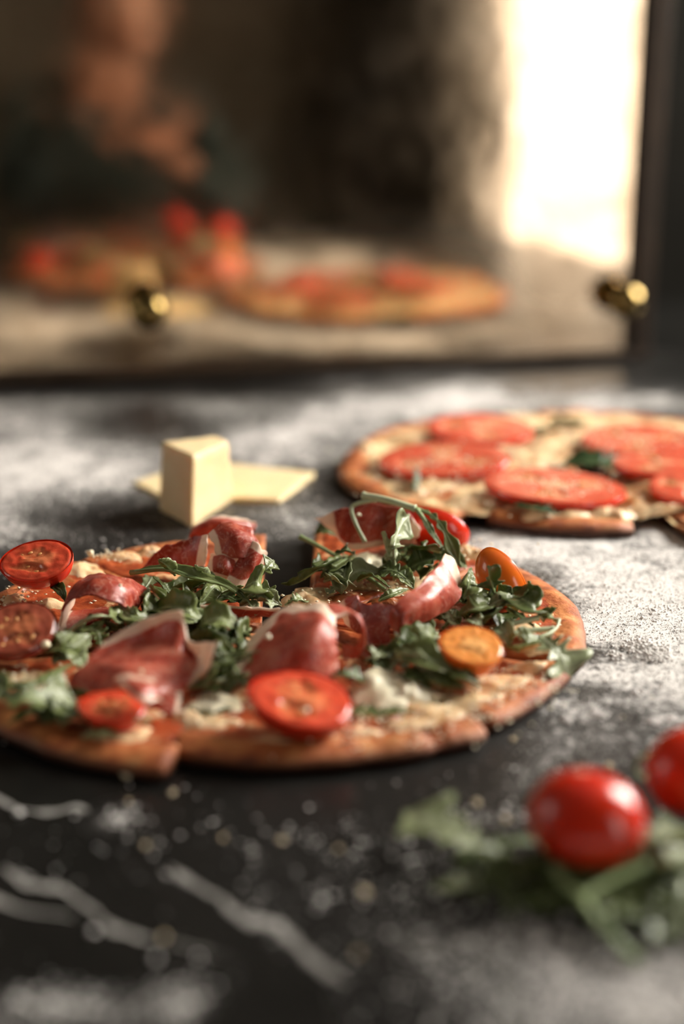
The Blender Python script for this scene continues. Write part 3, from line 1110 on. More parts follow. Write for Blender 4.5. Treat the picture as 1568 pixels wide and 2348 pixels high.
UP = (0, 0, 1)
tomato_half('juicy red tomato half at the far left rim, cut side up', P(82, 1284, .030), .0195, .0150, .0150, (-.12, -.42, .88), (1, .10, -.30), 'red')
tomato_half('dark purplish tomato half at the left edge', P(38, 1440, .027), .0190, .0150, .0150, (.10, -.48, .86), (.8, .5, .1), 'dark')
tomato_half('red tomato half partly covered by the front left ham', P(257, 1618, .0185), .0146, .0130, .0115, (.05, -.12, .99), (1, .1, 0), 'red')
tomato_half('large red tomato half in front of the central ham', P(690, 1600, .0245), .0222, .0185, .0155, (.14, -.24, .96), (1, -.10, -.12), 'red')
tomato_half('small orange tomato half at right, cut side up', P(1081, 1478, .0265), .0149, .0132, .0150, (.08, -.33, .94), (1, -.05, 0), 'orange')
tomato_half('orange tomato half standing on edge at the right rim', P(1154, 1327, .0195), .0185, .0130, .0125, (.62, .72, .10), (.45, -.35, -.75), 'orange')
tomato_half('red tomato half behind the back right ham, skin side out', P(1000, 1207, .0205), .0200, .0140, .0120, (.25, .80, .40), (1, -.2, -.40), 'red')


# tomato slices of the second pizza
def tomato_slice(label, px, py, h, a, b, nrm, ang):
    c = P(px, py, h)
    L, S, Nn = frame(nrm, (math.cos(math.radians(ang)), math.sin(math.radians(ang)), 0))
    th = .0042
    na, nr = 56, 18
    sd = random.random() * 40
    root = tag(empty('tomato_slice', c), label, 'tomato', 'tomato slices on the pizza behind')
    V, Fc, GE, CO = [], [], [], []
    for j in range(nr + 1):
        q = j / nr
        for i in range(na):
            t = 2 * math.pi * i / na
            u, v = q * math.cos(t), q * math.sin(t)
            lob = math.cos(3 * t + sd)
            gel = sstep(.15, .55, lob) * sstep(.22, .35, q) * (1 - sstep(.68, .8, q))
            core = 1 - sstep(.15, .3, q)
            z = th / 2 - .0011 * gel - .0005 * sstep(.9, 1, q) + .0006 * N3((u * 4, v * 4, sd))
            V.append(c + L * (a * u) + S * (b * v) + Nn * z)
            GE.append(gel); CO.append(core)
    for j in range(nr):
        for i in range(na):
            p, q = j * na, (j + 1) * na
            Fc.append((p + i, q + i, q + (i + 1) % na, p + (i + 1) % na))
    fl = put(link('flesh', mesh('flesh', V, Fc, True, {'gel': GE, 'core': CO}), M['flesh_slice']), root)
    V, Fc = [], []
    for j in range(5):
        zz = th / 2 - th * j / 4
        ex = 1.0 + .025 * math.sin(math.pi * j / 4)
        for i in range(na):
            t = 2 * math.pi * i / na
            V.append(c + L * (a * ex * math.cos(t)) + S * (b * ex * math.sin(t)) + Nn * (zz - .0004))
    for j in range(4):
        for i in range(na):
            p, q = j * na, (j + 1) * na
            Fc.append((p + i, q + i, q + (i + 1) % na, p + (i + 1) % na))
    Fc.append(tuple(4 * na + i for i in range(na - 1, -1, -1)))
    put(link('skin', mesh('skin', V, Fc), M['tomato_red']), root)
    sm = MB()
    for k in range(16):
        t = (2 * math.pi * (k % 3) - sd) / 3 + random.uniform(-.3, .3)
        q = random.uniform(.35, .65)
        l2 = (L * math.cos(t) + S * math.sin(t)).normalized()
        sm.add(*ellipsoid(c + L * (a * q * math.cos(t)) + S * (b * q * math.sin(t)) + Nn * (th / 2 - .0006), (l2 * .0019, Nn.cross(l2) * .0011, Nn * .0007), 8, 5))
    put(sm.build('seeds', M['tomato_seed'], None, True), fl)


tomato_slice('tomato slice at the left of the back pizza, over a small leaf', 1018, 1056, .0165, .0430, .030, (-.06, -.10, 1), -6)
tomato_slice('farthest back tomato slice, nearest the mirror', 1100, 984, .0165, .0370, .030, (.02, -.08, 1), -4)
tomato_slice('largest tomato slice at the front of the back pizza', 1272, 1118, .0165, .0435, .031, (.04, -.05, 1), -8)
tomato_slice('tomato slice at far right back, covered with pale crumbs', 1468, 1012, .0165, .0400, .034, (0, -.05, 1), -4)
tomato_slice('tomato slice across the gap at right, beneath the farther slice', 1520, 1066, .0170, .0330, .022, (0, -.06, 1), 0)
tomato_slice('tomato slice cut off by the right picture edge', 1575, 1120, .0165, .0230, .022, (.0, -.15, 1), 0)


# whole tomatoes in the foreground
def whole_tomato(label, c, a, b, lng):
    L, S, Nn = frame((0, -.2, 1), lng)
    root = tag(empty('cherry_tomato', Vector(c) - Vector((0, 0, b))), label, 'tomato', 'whole cherry tomatoes in the foreground')
    fn = lambda x, y, z: 1 - .035 * max(0, -z) ** 4
    V, Fc = ellipsoid(c, (Nn * b, S * b, L * a), 40, 28, fn)
    put(link('skin', mesh('skin', V, Fc), M['tomato_red']), root)
    V, Fc = ellipsoid(Vector(c) - L * a * .965, (Nn * .0016, S * .0016, L * .0006), 12, 6)
    put(link('stem_scar', mesh('stem_scar', V, Fc), M['crumb']), root)
    return root


whole_tomato('oval red cherry tomato lying on arugula in the foreground', P(1342, 1877, .026), .0212, .0172, (.70, -.10, -.66))
whole_tomato('red cherry tomato cut off by the right picture edge', P(1602, 1770, .022), .0215, .0175, (.35, .2, -.85))


# ------------------------------------------------------------------ arugula and basil
def leaf_profile(kind, t):
    if kind == 'oval':
        return math.sin(math.pi * min(1, max(0, t)) ** 0.8) ** 0.75 * (1 - .15 * t)
    if kind == 'blade':
        return (math.sin(math.pi * t ** 0.9) ** 0.9) * (1 + .10 * math.sin(17 * t))
    # lobed arugula leaf: big end lobe, smaller side lobes below it
    end = math.exp(-((t - .78) / .15) ** 2) * math.sqrt(max(0, (1 - t) / .22)) if t > .78 else math.exp(-((t - .78) / .16) ** 2)
    l1 = .62 * math.exp(-((t - .50) / .055) ** 2)
    l2 = .48 * math.exp(-((t - .33) / .050) ** 2)
    l3 = .28 * math.exp(-((t - .19) / .040) ** 2)
    return min(1.0, end + l1 + l2 + l3 + .10 * (1 - t) ** .5) if t < .995 else 0.02


def leaf(label, ctrl, W, kind='lobed', roll=0, cup=.35, mat='leaf_mid', stem=.0009, group='arugula leaves', name='arugula_leaf', cat='arugula leaf', floor=.0095, world=False, s0=0.0, rip=1.0):
    """ctrl: points (px, py, h) from the base to the tip"""
    pts = [np.array(p if world else P(*p)) for p in ctrl]
    nt_, nw = 34, 9
    C = spline(pts, nt_)
    V, Fc, MI = [], [], []
    sd = random.random() * 60
    for i, c in enumerate(C):
        t = i / (nt_ - 1)
        T = C[min(i + 1, nt_ - 1)] - C[max(i - 1, 0)]
        T = Vector(T / (np.linalg.norm(T) + 1e-9))
        up = Vector((0, 0, 1))
        S = T.cross(up)
        if S.length < .05:
            S = Vector((1, 0, 0))
        S.normalize()
        q = Quaternion(T, math.radians(roll))
        S = q @ S
        Nm = S.cross(T)
        tt = (t - s0) / (1 - s0)
        w = W * leaf_profile(kind, tt) if tt > 0 else 0.0
        w = max(w, .0006)
        for j in range(nw):
            s = -1 + 2 * j / (nw - 1)
            asym = 1 + .25 * N3((t * 9, s * .5 + (1 if s > 0 else -1), sd))
            d = cup * w * (s * s) + rip * (.16 * w * abs(s) * N3((t * 8, s * 2.0, sd)) * 2 + .0005 * N3((t * 20, s * 4, sd)))
            p = Vector(c) + S * (s * w * asym) + Nm * d
            p.z = max(p.z, ZT + floor)
            V.append(p)
            MI.append(max(0, 1 - abs(s) * 4.5) + .25 * max(0, math.cos(t * 44 + abs(s) * 7)) ** 6 * (abs(s) < .9))
    for i in range(nt_ - 1):
        for j in range(nw - 1):
            Fc.append((i * nw + j, i * nw + j + 1, (i + 1) * nw + j + 1, (i + 1) * nw + j))
    o = link(name, mesh(name, V, Fc, True, {'mid': MI}), M[mat])
    m = o.modifiers.new('thickness', 'SOLIDIFY')
    m.thickness = .0004
    m.offset = 0
    tag(o, label, cat, group)
    if stem > 0:
        pp = [Vector(c) + Vector((0, 0, -.0002)) for c in C]
        for p in pp:
            p.z = max(p.z, ZT + floor)
        v2, f2 = tube(pp, lambda t: stem * (1 - .8 * t), 22, 6)
        put(link('midrib', mesh('midrib', v2, f2), M['stem_pale' if mat == 'leaf_pale' else 'stem_green']), o)
    return o


def stalk(label, ctrl, r, mat='stem_green', r2=.7, group='arugula stalks', floor=.0095):
    pts = [P(*p) for p in ctrl]
    for p in pts:
        p.z = max(p.z, ZT + floor + r)
    v, f = tube(pts, lambda t: r * (1 - (1 - r2) * t) * (1 + .25 * sstep(.85, 1, abs(2 * t - 1))), 30, 10)
    return tag(link('arugula_stalk', mesh('arugula_stalk', v, f), M[mat]), label, 'arugula stalk', group)


PP = .012      # usual height of leaves lying on the pizza
# --- middle left tangle
leaf('long arugula stalk and leaf arching over the left tangle', [(300, 1312, .020), (380, 1305, .026), (450, 1326, .026), (520, 1345, .023), (582, 1388, .017)], .0042, 'blade', 10, .6, 'leaf_mid', .0016)
leaf('small upright arugula lobe at the left tangle top', [(402, 1318, .024), (382, 1296, .030), (364, 1283, .034)], .0042, 'oval', 50, .5, 'leaf_mid')
leaf('small curled arugula leaf below the crumpled ham', [(478, 1330, .022), (458, 1312, .028), (446, 1296, .031)], .0040, 'oval', 40, .6, 'leaf_pale')
leaf('pale narrow arugula leaf beside the small arched ham', [(330, 1402, .012), (333, 1375, .020), (341, 1348, .026)], .0030, 'oval', 60, .3, 'leaf_pale')
leaf('curled double arugula leaf in the left tangle', [(345, 1345, .022), (362, 1362, .022), (378, 1382, .018), (398, 1385, .015)], .0040, 'oval', -30, .8, 'leaf_mid')
leaf('broad folded arugula leaf at the middle of the left tangle', [(345, 1402, .014), (390, 1392, .022), (430, 1402, .023), (465, 1428, .016)], .0090, 'oval', 25, .5, 'leaf_mid')
leaf('broad arugula leaf between the two front ham slices', [(450, 1470, .012), (470, 1432, .022), (505, 1420, .026), (545, 1440, .022)], .0115, 'oval', 20, .4, 'leaf_mid')
leaf('dark arugula leaf left of the central ham', [(480, 1500, .012), (510, 1470, .018), (560, 1475, .016)], .0100, 'oval', 0, .4, 'leaf_dark')
leaf('arugula leaf hanging at the cut edge by the gap', [(560, 1350, .020), (585, 1335, .026), (600, 1350, .022), (612, 1385, .012)], .0100, 'oval', 30, .4, 'leaf_mid')
leaf('small arugula leaf right of the crumpled ham at the gap', [(592, 1325, .018), (610, 1305, .024), (628, 1285, .026)], .0060, 'lobed', 40, .3, 'leaf_mid')
leaf('yellowish bent stalk over the dark tomato', [(160, 1447, .014), (195, 1422, .022), (235, 1412, .024), (275, 1424, .016)], .0016, 'blade', 0, .2, 'leaf_pale', .0013)
leaf('pointed bright arugula leaf left of the front ham rim', [(275, 1385, .018), (292, 1408, .021), (320, 1418, .020), (370, 1412, .017)], .0040, 'blade', 25, .5, 'leaf_mid')
leaf('small dark arugula curl in front of the arched ham', [(120, 1345, .014), (140, 1352, .020), (150, 1378, .016)], .0030, 'oval', 30, .6, 'leaf_dark')
leaf('arugula leaf right of the dark tomato half', [(110, 1495, .014), (135, 1475, .020), (168, 1452, .022)], .0060, 'oval', 30, .4, 'leaf_mid')
leaf('pale blotched arugula leaf below the arched ham', [(120, 1515, .013), (160, 1490, .018), (205, 1455, .020)], .0095, 'oval', 15, .3, 'leaf_pale')
leaf('long dark arugula stalk before the front left ham', [(10, 1572, .016), (80, 1568, .018), (130, 1545, .019), (170, 1520, .018)], .0030, 'blade', 0, .4, 'leaf_mid', .0014)
leaf('big arugula leaf at the lower left edge of the photo', [(-30, 1590, .022), (40, 1600, .026), (110, 1605, .022), (185, 1625, .014)], .0120, 'lobed', 30, .4, 'leaf_mid')
leaf('bright arugula leaf cut off at the lower left edge', [(-40, 1555, .024), (-5, 1580, .026), (25, 1610, .020)], .0070, 'oval', 20, .4, 'leaf_mid')
leaf('dark arugula leaf under the front left tomato', [(60, 1630, .012), (130, 1640, .014), (195, 1640, .012)], .0085, 'blade', 0, .3, 'leaf_dark')
leaf('tiny arugula sprig on the crust of the pulled slice', [(190, 1690, .011), (230, 1682, .014), (270, 1680, .012)], .0055, 'lobed', 0, .3, 'leaf_dark')
leaf('tiny arugula scrap beside the front left tomato', [(285, 1655, .013), (310, 1650, .016), (335, 1648, .013)], .0040, 'lobed', 20, .3, 'leaf_mid')
# --- back right sprigs
stalk('straight arugula stalk pointing to the gap', [(688, 1231, .024), (730, 1252, .021), (772, 1276, .018)], .0014)
leaf('arugula leaf drooping into the gap, curly tip', [(790, 1278, .018), (735, 1300, .022), (700, 1325, .016), (668, 1340, .012), (645, 1338, .012)], .0070, 'blade', 15, .4, 'leaf_dark')
leaf('dark leaf rounded under the left end of the back ham', [(722, 1225, .014), (750, 1215, .018), (778, 1230, .015)], .0080, 'oval', 20, .5, 'leaf_dark')
leaf('pale arugula leaf fold at the sprig by the gap', [(795, 1282, .018), (765, 1300, .020), (735, 1325, .015)], .0055, 'oval', -10, .5, 'leaf_mid')
leaf('arugula leaf pointing down from the sprig by the gap', [(795, 1285, .018), (790, 1315, .018), (785, 1345, .014), (783, 1362, .011)], .0058, 'blade', 20, .7, 'leaf_pale')
leaf('narrow arugula leaf left of the drooping pale one', [(780, 1330, .015), (766, 1350, .013), (750, 1365, .011)], .0036, 'lobed', 0, .4, 'leaf_pale')
leaf('small dark arugula leaf above the gap sprig', [(775, 1268, .019), (795, 1262, .022), (812, 1272, .018)], .0045, 'oval', 10, .5, 'leaf_dark')
stalk('dark green arugula stalk slanting right of the gap sprig', [(802, 1300, .016), (845, 1325, .015), (882, 1352, .012)], .0016)
leaf('upright lobed arugula leaf with pale underside at the back', [(905, 1330, .014), (903, 1285, .022), (903, 1245, .032), (918, 1205, .038), (938, 1180, .041)], .0098, 'lobed', 75, .35, 'leaf_pale', .0012)
leaf('broad arugula leaf leaning behind the upright lobed one', [(900, 1300, .016), (885, 1255, .026), (875, 1222, .030)], .0080, 'oval', 70, .3, 'leaf_pale')
leaf('dark broad arugula leaf below the red back tomato', [(1010, 1265, .020), (970, 1258, .024), (935, 1262, .020)], .0085, 'oval', 10, .4, 'leaf_dark')
leaf('glossy arugula leaf between the upright leaf and the ham strip', [(930, 1310, .012), (965, 1290, .018), (1000, 1280, .020)], .0110, 'oval', 20, .4, 'leaf_dark')
leaf('small curled arugula leaf under the upright one', [(860, 1310, .013), (885, 1300, .019), (905, 1315, .015)], .0045, 'lobed', 20, .6, 'leaf_mid')
leaf('arugula leaf lying right below the upright one', [(905, 1305, .014), (925, 1325, .016), (948, 1350, .012)], .0058, 'oval', 10, .5, 'leaf_mid')
stalk('thick pale cut stalk over the back right ham', [(832, 1136, .044), (890, 1147, .044), (952, 1166, .041)], .0019, 'stem_pale', .95)
stalk('short pale stalk arching left over the back ham', [(862, 1146, .042), (828, 1152, .041), (806, 1164, .038), (815, 1200, .032), (836, 1242, .022)], .0012, 'stem_pale', .9)
leaf('long bent stalk falling before the red back tomato', [(955, 1166, .041), (975, 1195, .036), (995, 1230, .029), (1022, 1264, .022)], .0019, 'blade', 20, .3, 'leaf_mid', .0014)
leaf('arugula leaf arching right down behind the ham strip', [(950, 1164, .041), (985, 1178, .039), (1012, 1205, .035), (1035, 1250, .026), (1055, 1300, .016)], .0042, 'lobed', 30, .4, 'leaf_mid', .0012)
leaf('tiny arugula tip above the central ham', [(655, 1388, .016), (675, 1374, .020), (700, 1380, .016)], .0045, 'lobed', 20, .4, 'leaf_mid')
leaf('thin arugula leaf lying left of the ham strip', [(868, 1378, .014), (900, 1362, .017), (935, 1350, .016)], .0030, 'blade', 20, .4, 'leaf_mid')
# --- right tangle
leaf('upright dark arugula leaf before the standing orange tomato', [(1140, 1388, .016), (1132, 1355, .026), (1124, 1325, .033), (1118, 1297, .038)], .0098, 'lobed', 80, .25, 'leaf_dark', .0010)
leaf('round arugula side lobe before the orange tomato', [(1140, 1368, .020), (1158, 1358, .024), (1172, 1345, .027)], .0055, 'oval', 60, .4, 'leaf_mid')
leaf('arugula leaf left of the upright dark one', [(1065, 1378, .018), (1072, 1340, .027), (1080, 1302, .033)], .0070, 'oval', 65, .4, 'leaf_mid')
leaf('pale stalk beside the ham strip tip', [(1056, 1365, .020), (1064, 1335, .027), (1076, 1310, .031)], .0016, 'blade', 0, .2, 'leaf_pale', .0012)
leaf('arugula leaf spreading right from under the ham strip', [(1045, 1415, .016), (1085, 1398, .021), (1120, 1390, .021), (1142, 1398, .018)], .0072, 'blade', 10, .5, 'leaf_mid')
leaf('folded arugula leaf above the small orange tomato', [(1142, 1395, .018), (1125, 1412, .019), (1108, 1432, .015)], .0078, 'oval', 20, .5, 'leaf_dark')
leaf('pale arugula leaf lying below the upright dark one', [(1120, 1395, .020), (1150, 1376, .024), (1180, 1382, .022), (1196, 1402, .017)], .0052, 'oval', 15, .3, 'leaf_pale')
leaf('dark arugula leaf with light midrib near the right rim', [(1160, 1365, .020), (1195, 1372, .026), (1225, 1395, .024), (1245, 1425, .014)], .0095, 'oval', 20, .45, 'leaf_dark', .0009)
leaf('upturned arugula lobe near the right rim', [(1205, 1400, .018), (1212, 1370, .025), (1215, 1348, .029)], .0065, 'oval', 60, .4, 'leaf_mid')
leaf('small pale curled arugula lobe right of the orange tomato', [(1215, 1370, .022), (1218, 1350, .027), (1210, 1334, .029)], .0042, 'oval', 50, .5, 'leaf_pale')
leaf('arugula leaf tip at the right rim', [(1240, 1400, .018), (1260, 1412, .019), (1280, 1430, .013)], .0050, 'oval', 15, .4, 'leaf_mid')
stalk('pale cut arugula stalk at the right rim', [(1166, 1432, .018), (1200, 1424, .018), (1233, 1417, .018)], .0014, 'stem_pale', .95)
stalk('pair stalk lying below the cut one, pale green', [(1172, 1453, .016), (1215, 1446, .016), (1270, 1442, .016)], .0015, 'stem_pale', .9)
stalk('thin looping stalk end at the right rim', [(1190, 1462, .016), (1245, 1458, .016), (1275, 1440, .017), (1282, 1420, .019)], .0010, 'stem_pale', .7)
leaf('green slanting stalk under the pale arugula leaf', [(1165, 1395, .018), (1195, 1415, .017), (1225, 1438, .014)], .0020, 'blade', 0, .3, 'leaf_mid', .0013)
leaf('light lobed arugula leaf hanging over the right rim', [(1235, 1458, .018), (1262, 1480, .019), (1288, 1510, .014), (1305, 1560, .004)], .0135, 'lobed', 20, .25, 'leaf_pale', .0011, floor=.002)
leaf('dark arugula leaf left of the hanging light one', [(1188, 1492, .012), (1205, 1472, .019), (1238, 1462, .018)], .0075, 'oval', 20, .5, 'leaf_mid')
leaf('white-edged arugula leaf right of the small orange tomato', [(1145, 1435, .016), (1160, 1450, .019), (1168, 1478, .014)], .0052, 'oval', 30, .4, 'leaf_pale')
leaf('long light arugula leaf below the small orange tomato', [(905, 1492, .018), (950, 1500, .022), (1000, 1520, .021), (1055, 1548, .015)], .0068, 'blade', 25, .4, 'leaf_mid')
leaf('dark arugula leaf tip below the small orange tomato', [(1035, 1530, .017), (1065, 1545, .018), (1100, 1572, .012)], .0075, 'oval', 15, .4, 'leaf_dark')
leaf('bright arugula leaf lying on the front cheese', [(975, 1535, .015), (1010, 1558, .015), (1062, 1578, .011)], .0070, 'oval', 10, .4, 'leaf_mid')
leaf('narrow arugula leaf behind the white cheese patch', [(935, 1530, .015), (960, 1555, .015), (988, 1580, .011)], .0060, 'blade', 0, .4, 'leaf_dark')
leaf('curled arugula leaf left of the small orange tomato', [(955, 1500, .014), (958, 1470, .024), (985, 1455, .026), (1003, 1478, .019)], .0060, 'oval', 30, .5, 'leaf_mid')
leaf('small upright arugula tip below the ham strip', [(912, 1492, .014), (910, 1472, .020), (905, 1448, .025)], .0028, 'oval', 60, .4, 'leaf_mid')
leaf('pale arugula flower scrap below the ham strip', [(1025, 1400, .017), (1035, 1415, .018), (1040, 1430, .015)], .0048, 'lobed', 30, .6, 'leaf_pale')
leaf('small pale leaf tip above the small orange tomato', [(1076, 1418, .018), (1092, 1424, .020), (1107, 1442, .016)], .0040, 'oval', 20, .4, 'leaf_pale')
leaf('pale arugula scrap right of the central roll', [(838, 1520, .012), (856, 1505, .017), (875, 1498, .016)], .0055, 'lobed', 20, .4, 'leaf_pale')
leaf('small dark arugula leaf behind the large red tomato', [(758, 1550, .017), (795, 1545, .019), (838, 1562, .014)], .0060, 'lobed', 15, .3, 'leaf_dark')
leaf('arugula leaf edge showing under the white cheese patch', [(780, 1628, .0092), (860, 1634, .0092), (955, 1626, .0092)], .0060, 'oval', 0, .1, 'leaf_dark', floor=.0085)
leaf('arugula leaf edge under the small white cheese piece', [(440, 1622, .0092), (485, 1628, .0092), (535, 1624, .0092)], .0045, 'oval', 0, .1, 'leaf_dark', floor=.0085)


# --- the loose leaves of the tangles that nothing tells apart
def fill(poly, n, label, group, seed, h0=.0105, h1=.018, Wr=(.003, .008), mats=('leaf_dark', 'leaf_mid', 'leaf_dark', 'leaf_mid', 'leaf_pale'), L=(60, 120), floor=.0098):
    rd = random.Random(seed)
    xs_, ys_ = [p[0] for p in poly], [p[1] for p in poly]
    k = 0
    while k < n:
        x, y = rd.uniform(min(xs_), max(xs_)), rd.uniform(min(ys_), max(ys_))
        ins = False
        for i in range(len(poly)):
            (xa, ya), (xb, yb) = poly[i], poly[i - 1]
            if (ya > y) != (yb > y) and x < (xb - xa) * (y - ya) / (yb - ya) + xa:
                ins = not ins
        if not ins:
            continue
        a = rd.uniform(0, 2 * math.pi)
        l = rd.uniform(*L) / 4600
        c = P(x, y, rd.uniform(h0, h1))
        d = Vector((math.cos(a), math.sin(a), 0))
        pts = [c - d * l / 2 - Vector((0, 0, .003)), c + Vector((rd.uniform(-.003, .003), rd.uniform(-.003, .003), .002)), c + d * l / 2 - Vector((0, 0, rd.uniform(-.003, .005)))]
        for p in pts:
            p.z = max(p.z, ZT + floor + .0004)
        kd, mt, wd = rd.choice(['lobed', 'oval', 'blade', 'lobed']), rd.choice(mats), rd.uniform(*Wr)
        word = ('small ' if l < sum(L) / 9200 else 'long ') + {'leaf_dark': 'dark ', 'leaf_mid': 'green ', 'leaf_pale': 'pale '}[mt] + {'lobed': 'lobed ', 'oval': 'rounded ', 'blade': 'narrow '}[kd]
        leaf(word + label, [np.array(p) for p in pts], wd, kd, rd.uniform(-40, 60), rd.uniform(.2, .7), mt, .0008, group, world=True, floor=floor)
        k += 1


fill([(320, 1320), (470, 1330), (600, 1350), (610, 1395), (470, 1400), (340, 1410), (300, 1370)], 20, 'arugula leaf loose in the tangle before the crumpled ham', 'loose leaves before the crumpled ham', 1)
fill([(110, 1450), (300, 1400), (560, 1415), (600, 1470), (560, 1570), (500, 1560), (470, 1450), (330, 1420), (200, 1480), (140, 1530)], 26, 'arugula leaf loose in the tangle around the front left ham', 'loose leaves around the front left ham', 2)
fill([(430, 1435), (560, 1430), (600, 1480), (545, 1570), (490, 1585), (455, 1560)], 16, 'arugula leaf loose between the two front ham slices', 'loose leaves between the two front ham slices', 12, .012, .020, (.006, .011), ('leaf_dark', 'leaf_mid', 'leaf_dark'))
fill([(690, 1280), (830, 1260), (1040, 1270), (990, 1330), (880, 1360), (760, 1340)], 14, 'arugula leaf loose at the back behind the ham strip', 'loose leaves behind the ham strip', 3)
fill([(960, 1410), (1060, 1370), (1180, 1390), (1150, 1440), (1010, 1440), (1000, 1500), (1020, 1540), (880, 1530), (840, 1510), (900, 1480)], 26, 'arugula leaf loose in the tangle around the small orange tomato', 'loose leaves around the small orange tomato', 4)
fill([(130, 1560), (200, 1600), (190, 1650), (60, 1650), (20, 1600)], 6, 'arugula leaf loose near the lower left crust', 'loose leaves near the lower left crust', 5, mats=('leaf_dark',))

# --- heap under the whole tomatoes in the foreground
FG = 'arugula leaves under the foreground tomatoes'
leaf('pale lobed arugula leaf sticking out left of the foreground heap', [(1120, 1960, .008), (1070, 1925, .012), (1000, 1890, .014), (925, 1862, .010)], .0125, 'lobed', -12, .15, 'leaf_pale', .001, FG, floor=.001)
leaf('small blurred arugula tip at the lower left of the heap', [(1110, 2010, .005), (1050, 2030, .006), (990, 2035, .004)], .0045, 'oval', 0, .3, 'leaf_pale', .0008, FG, floor=.001)
leaf('narrow arugula leaf below the oval tomato', [(1270, 1990, .010), (1180, 2000, .008), (1110, 2040, .004)], .0040, 'blade', 0, .3, 'leaf_mid', .0010, FG, floor=.001)
stalk('thick stalk running down right from the foreground heap', [(1270, 1990, .012), (1330, 2060, .012), (1370, 2110, .010), (1460, 2205, .003)], .0017, 'stem_green', .9, FG, floor=.0005)
stalk('stalk forking right from the thick foreground stalk', [(1335, 2060, .012), (1400, 2020, .014), (1480, 1985, .016)], .0016, 'stem_green', .9, FG, floor=.0005)
leaf('pale arugula leaf hanging right of the oval tomato', [(1480, 1925, .022), (1462, 1960, .018), (1455, 2040, .008)], .0036, 'oval', 10, .3, 'leaf_pale', .0010, FG, floor=.001)
leaf('light arugula leaf at the right picture edge', [(1500, 1990, .014), (1540, 1970, .018), (1600, 1945, .016)], .0050, 'blade', 0, .4, 'leaf_pale', .0010, FG, floor=.001)
leaf('arugula leaf spreading right under the second tomato', [(1440, 1930, .012), (1500, 1920, .016), (1580, 1900, .012)], .0075, 'lobed', 10, .4, 'leaf_mid', .0010, FG, floor=.001)
leaf('dark arugula leaf at the lower right of the heap', [(1400, 2040, .008), (1480, 2090, .008), (1568, 2150, .004)], .0110, 'lobed', 10, .4, 'leaf_dark', .0010, FG, floor=.001)
stalk('curly green tendril left of the second tomato', [(1510, 1728, .014), (1475, 1735, .014), (1458, 1760, .010), (1470, 1785, .006), (1495, 1780, .004)], .0012, 'stem_green', .8, FG, floor=.0005)
stalk('pale stalk rising at the lower right edge', [(1566, 2020, .012), (1560, 2080, .010), (1566, 2150, .004)], .0012, 'stem_pale', .9, FG, floor=.0005)
fill([(1080, 1930), (1230, 1940), (1440, 1990), (1600, 1930), (1620, 2140), (1480, 2120), (1300, 2050), (1120, 2010)], 34, 'arugula leaf loose in the foreground heap', 'loose leaves of the foreground heap', 9, .003, .010, (.0025, .0065), ('leaf_dark',), (120, 240), .0015)

# --- basil on the second pizza
BG = 'basil leaves on the back pizza'
for lab, ct, w, rl in [
    ('small basil leaf standing at the left of the back pizza', [(950, 1122, .012), (952, 1098, .016), (958, 1072, .020)], .0055, 70),
    ('long basil leaf lying across the cut of the back pizza', [(1290, 1062, .015), (1350, 1058, .018), (1400, 1062, .017), (1450, 1052, .014)], .0130, 10),
    ('basil leaf under the largest tomato slice', [(1180, 1158, .014), (1230, 1166, .014), (1280, 1178, .012)], .0085, 0),
    ('farthest basil leaf at the back rim', [(1255, 972, .012), (1300, 968, .014), (1345, 972, .012)], .0090, 0),
    ('dark basil leaf left of the far right tomato slice', [(1225, 995, .013), (1250, 985, .015), (1275, 990, .012)], .0060, 0)]:
    leaf(lab, ct, w, 'oval', rl, .3, 'basil', .0006, BG, 'basil_leaf', 'basil leaf')

# ------------------------------------------------------------------ cheese wedge and shavings
CB = [P(438, 1212, 0), P(533, 1150, 0), P(520, 1118, 0), P(366, 1168, 0)]
hw = .036


def prism(base, tops, name, mat, label, cat, bev, sub=3):
    n = len(base)
    V = [tuple(p) for p in base] + [tuple(p) for p in tops]
    Fc = [tuple(range(n - 1, -1, -1)), tuple(range(n, 2 * n))] + [(i, (i + 1) % n, n + (i + 1) % n, n + i) for i in range(n)]
    o = link(name, mesh(name, V, Fc, True), mat)
    m = o.modifiers.new('bevel', 'BEVEL')
    m.width = bev
    m.segments = 4
    m = o.modifiers.new('split', 'SUBSURF')
    m.subdivision_type = 'SIMPLE'
    m.levels = m.render_levels = sub
    tx = bpy.data.textures.new('crumbly', 'CLOUDS')
    tx.noise_scale = .006
    m = o.modifiers.new('rough', 'DISPLACE')
    m.texture = tx
    m.texture_coords = 'GLOBAL'
    m.strength = .0012
    return tag(o, label, cat)


base = [P(440, 1214, 0), P(534, 1152, 0), P(505, 1105, 0), P(364, 1172, 0)]
tops = [P(442, 1046, .0445), P(526, 1012, .0455), P(495, 998, .046), P(368, 1012, .0455)]
prism(base, tops, 'cheese_wedge', M['parmesan'], 'tall wedge of pale yellow hard cheese behind the front pizza', 'cheese', .0022)
b2 = [P(500, 1150, 0), P(640, 1157, 0), P(722, 1094, 0), P(520, 1072, 0)]
prism(b2, [p + Vector((0, 0, .0035)) for p in b2], 'cheese_shaving', M['parmesan'], 'flat cheese shaving lying right of the wedge', 'cheese', .0010)
b3 = [P(306, 1112, 0), P(370, 1148, 0), P(400, 1120, 0), P(375, 1092, 0)]
prism(b3, [p + Vector((0, 0, .003)) for p in b3], 'cheese_shaving', M['parmesan'], 'small cheese tip lying left of the wedge', 'cheese', .0010)


# ------------------------------------------------------------------ the photographer kneeling behind the camera (seen only in the mirror)
per = tag(empty('person', (.20, -.60, 0)), 'person in dark sweater kneeling behind the camera, mirrored faintly', 'person')


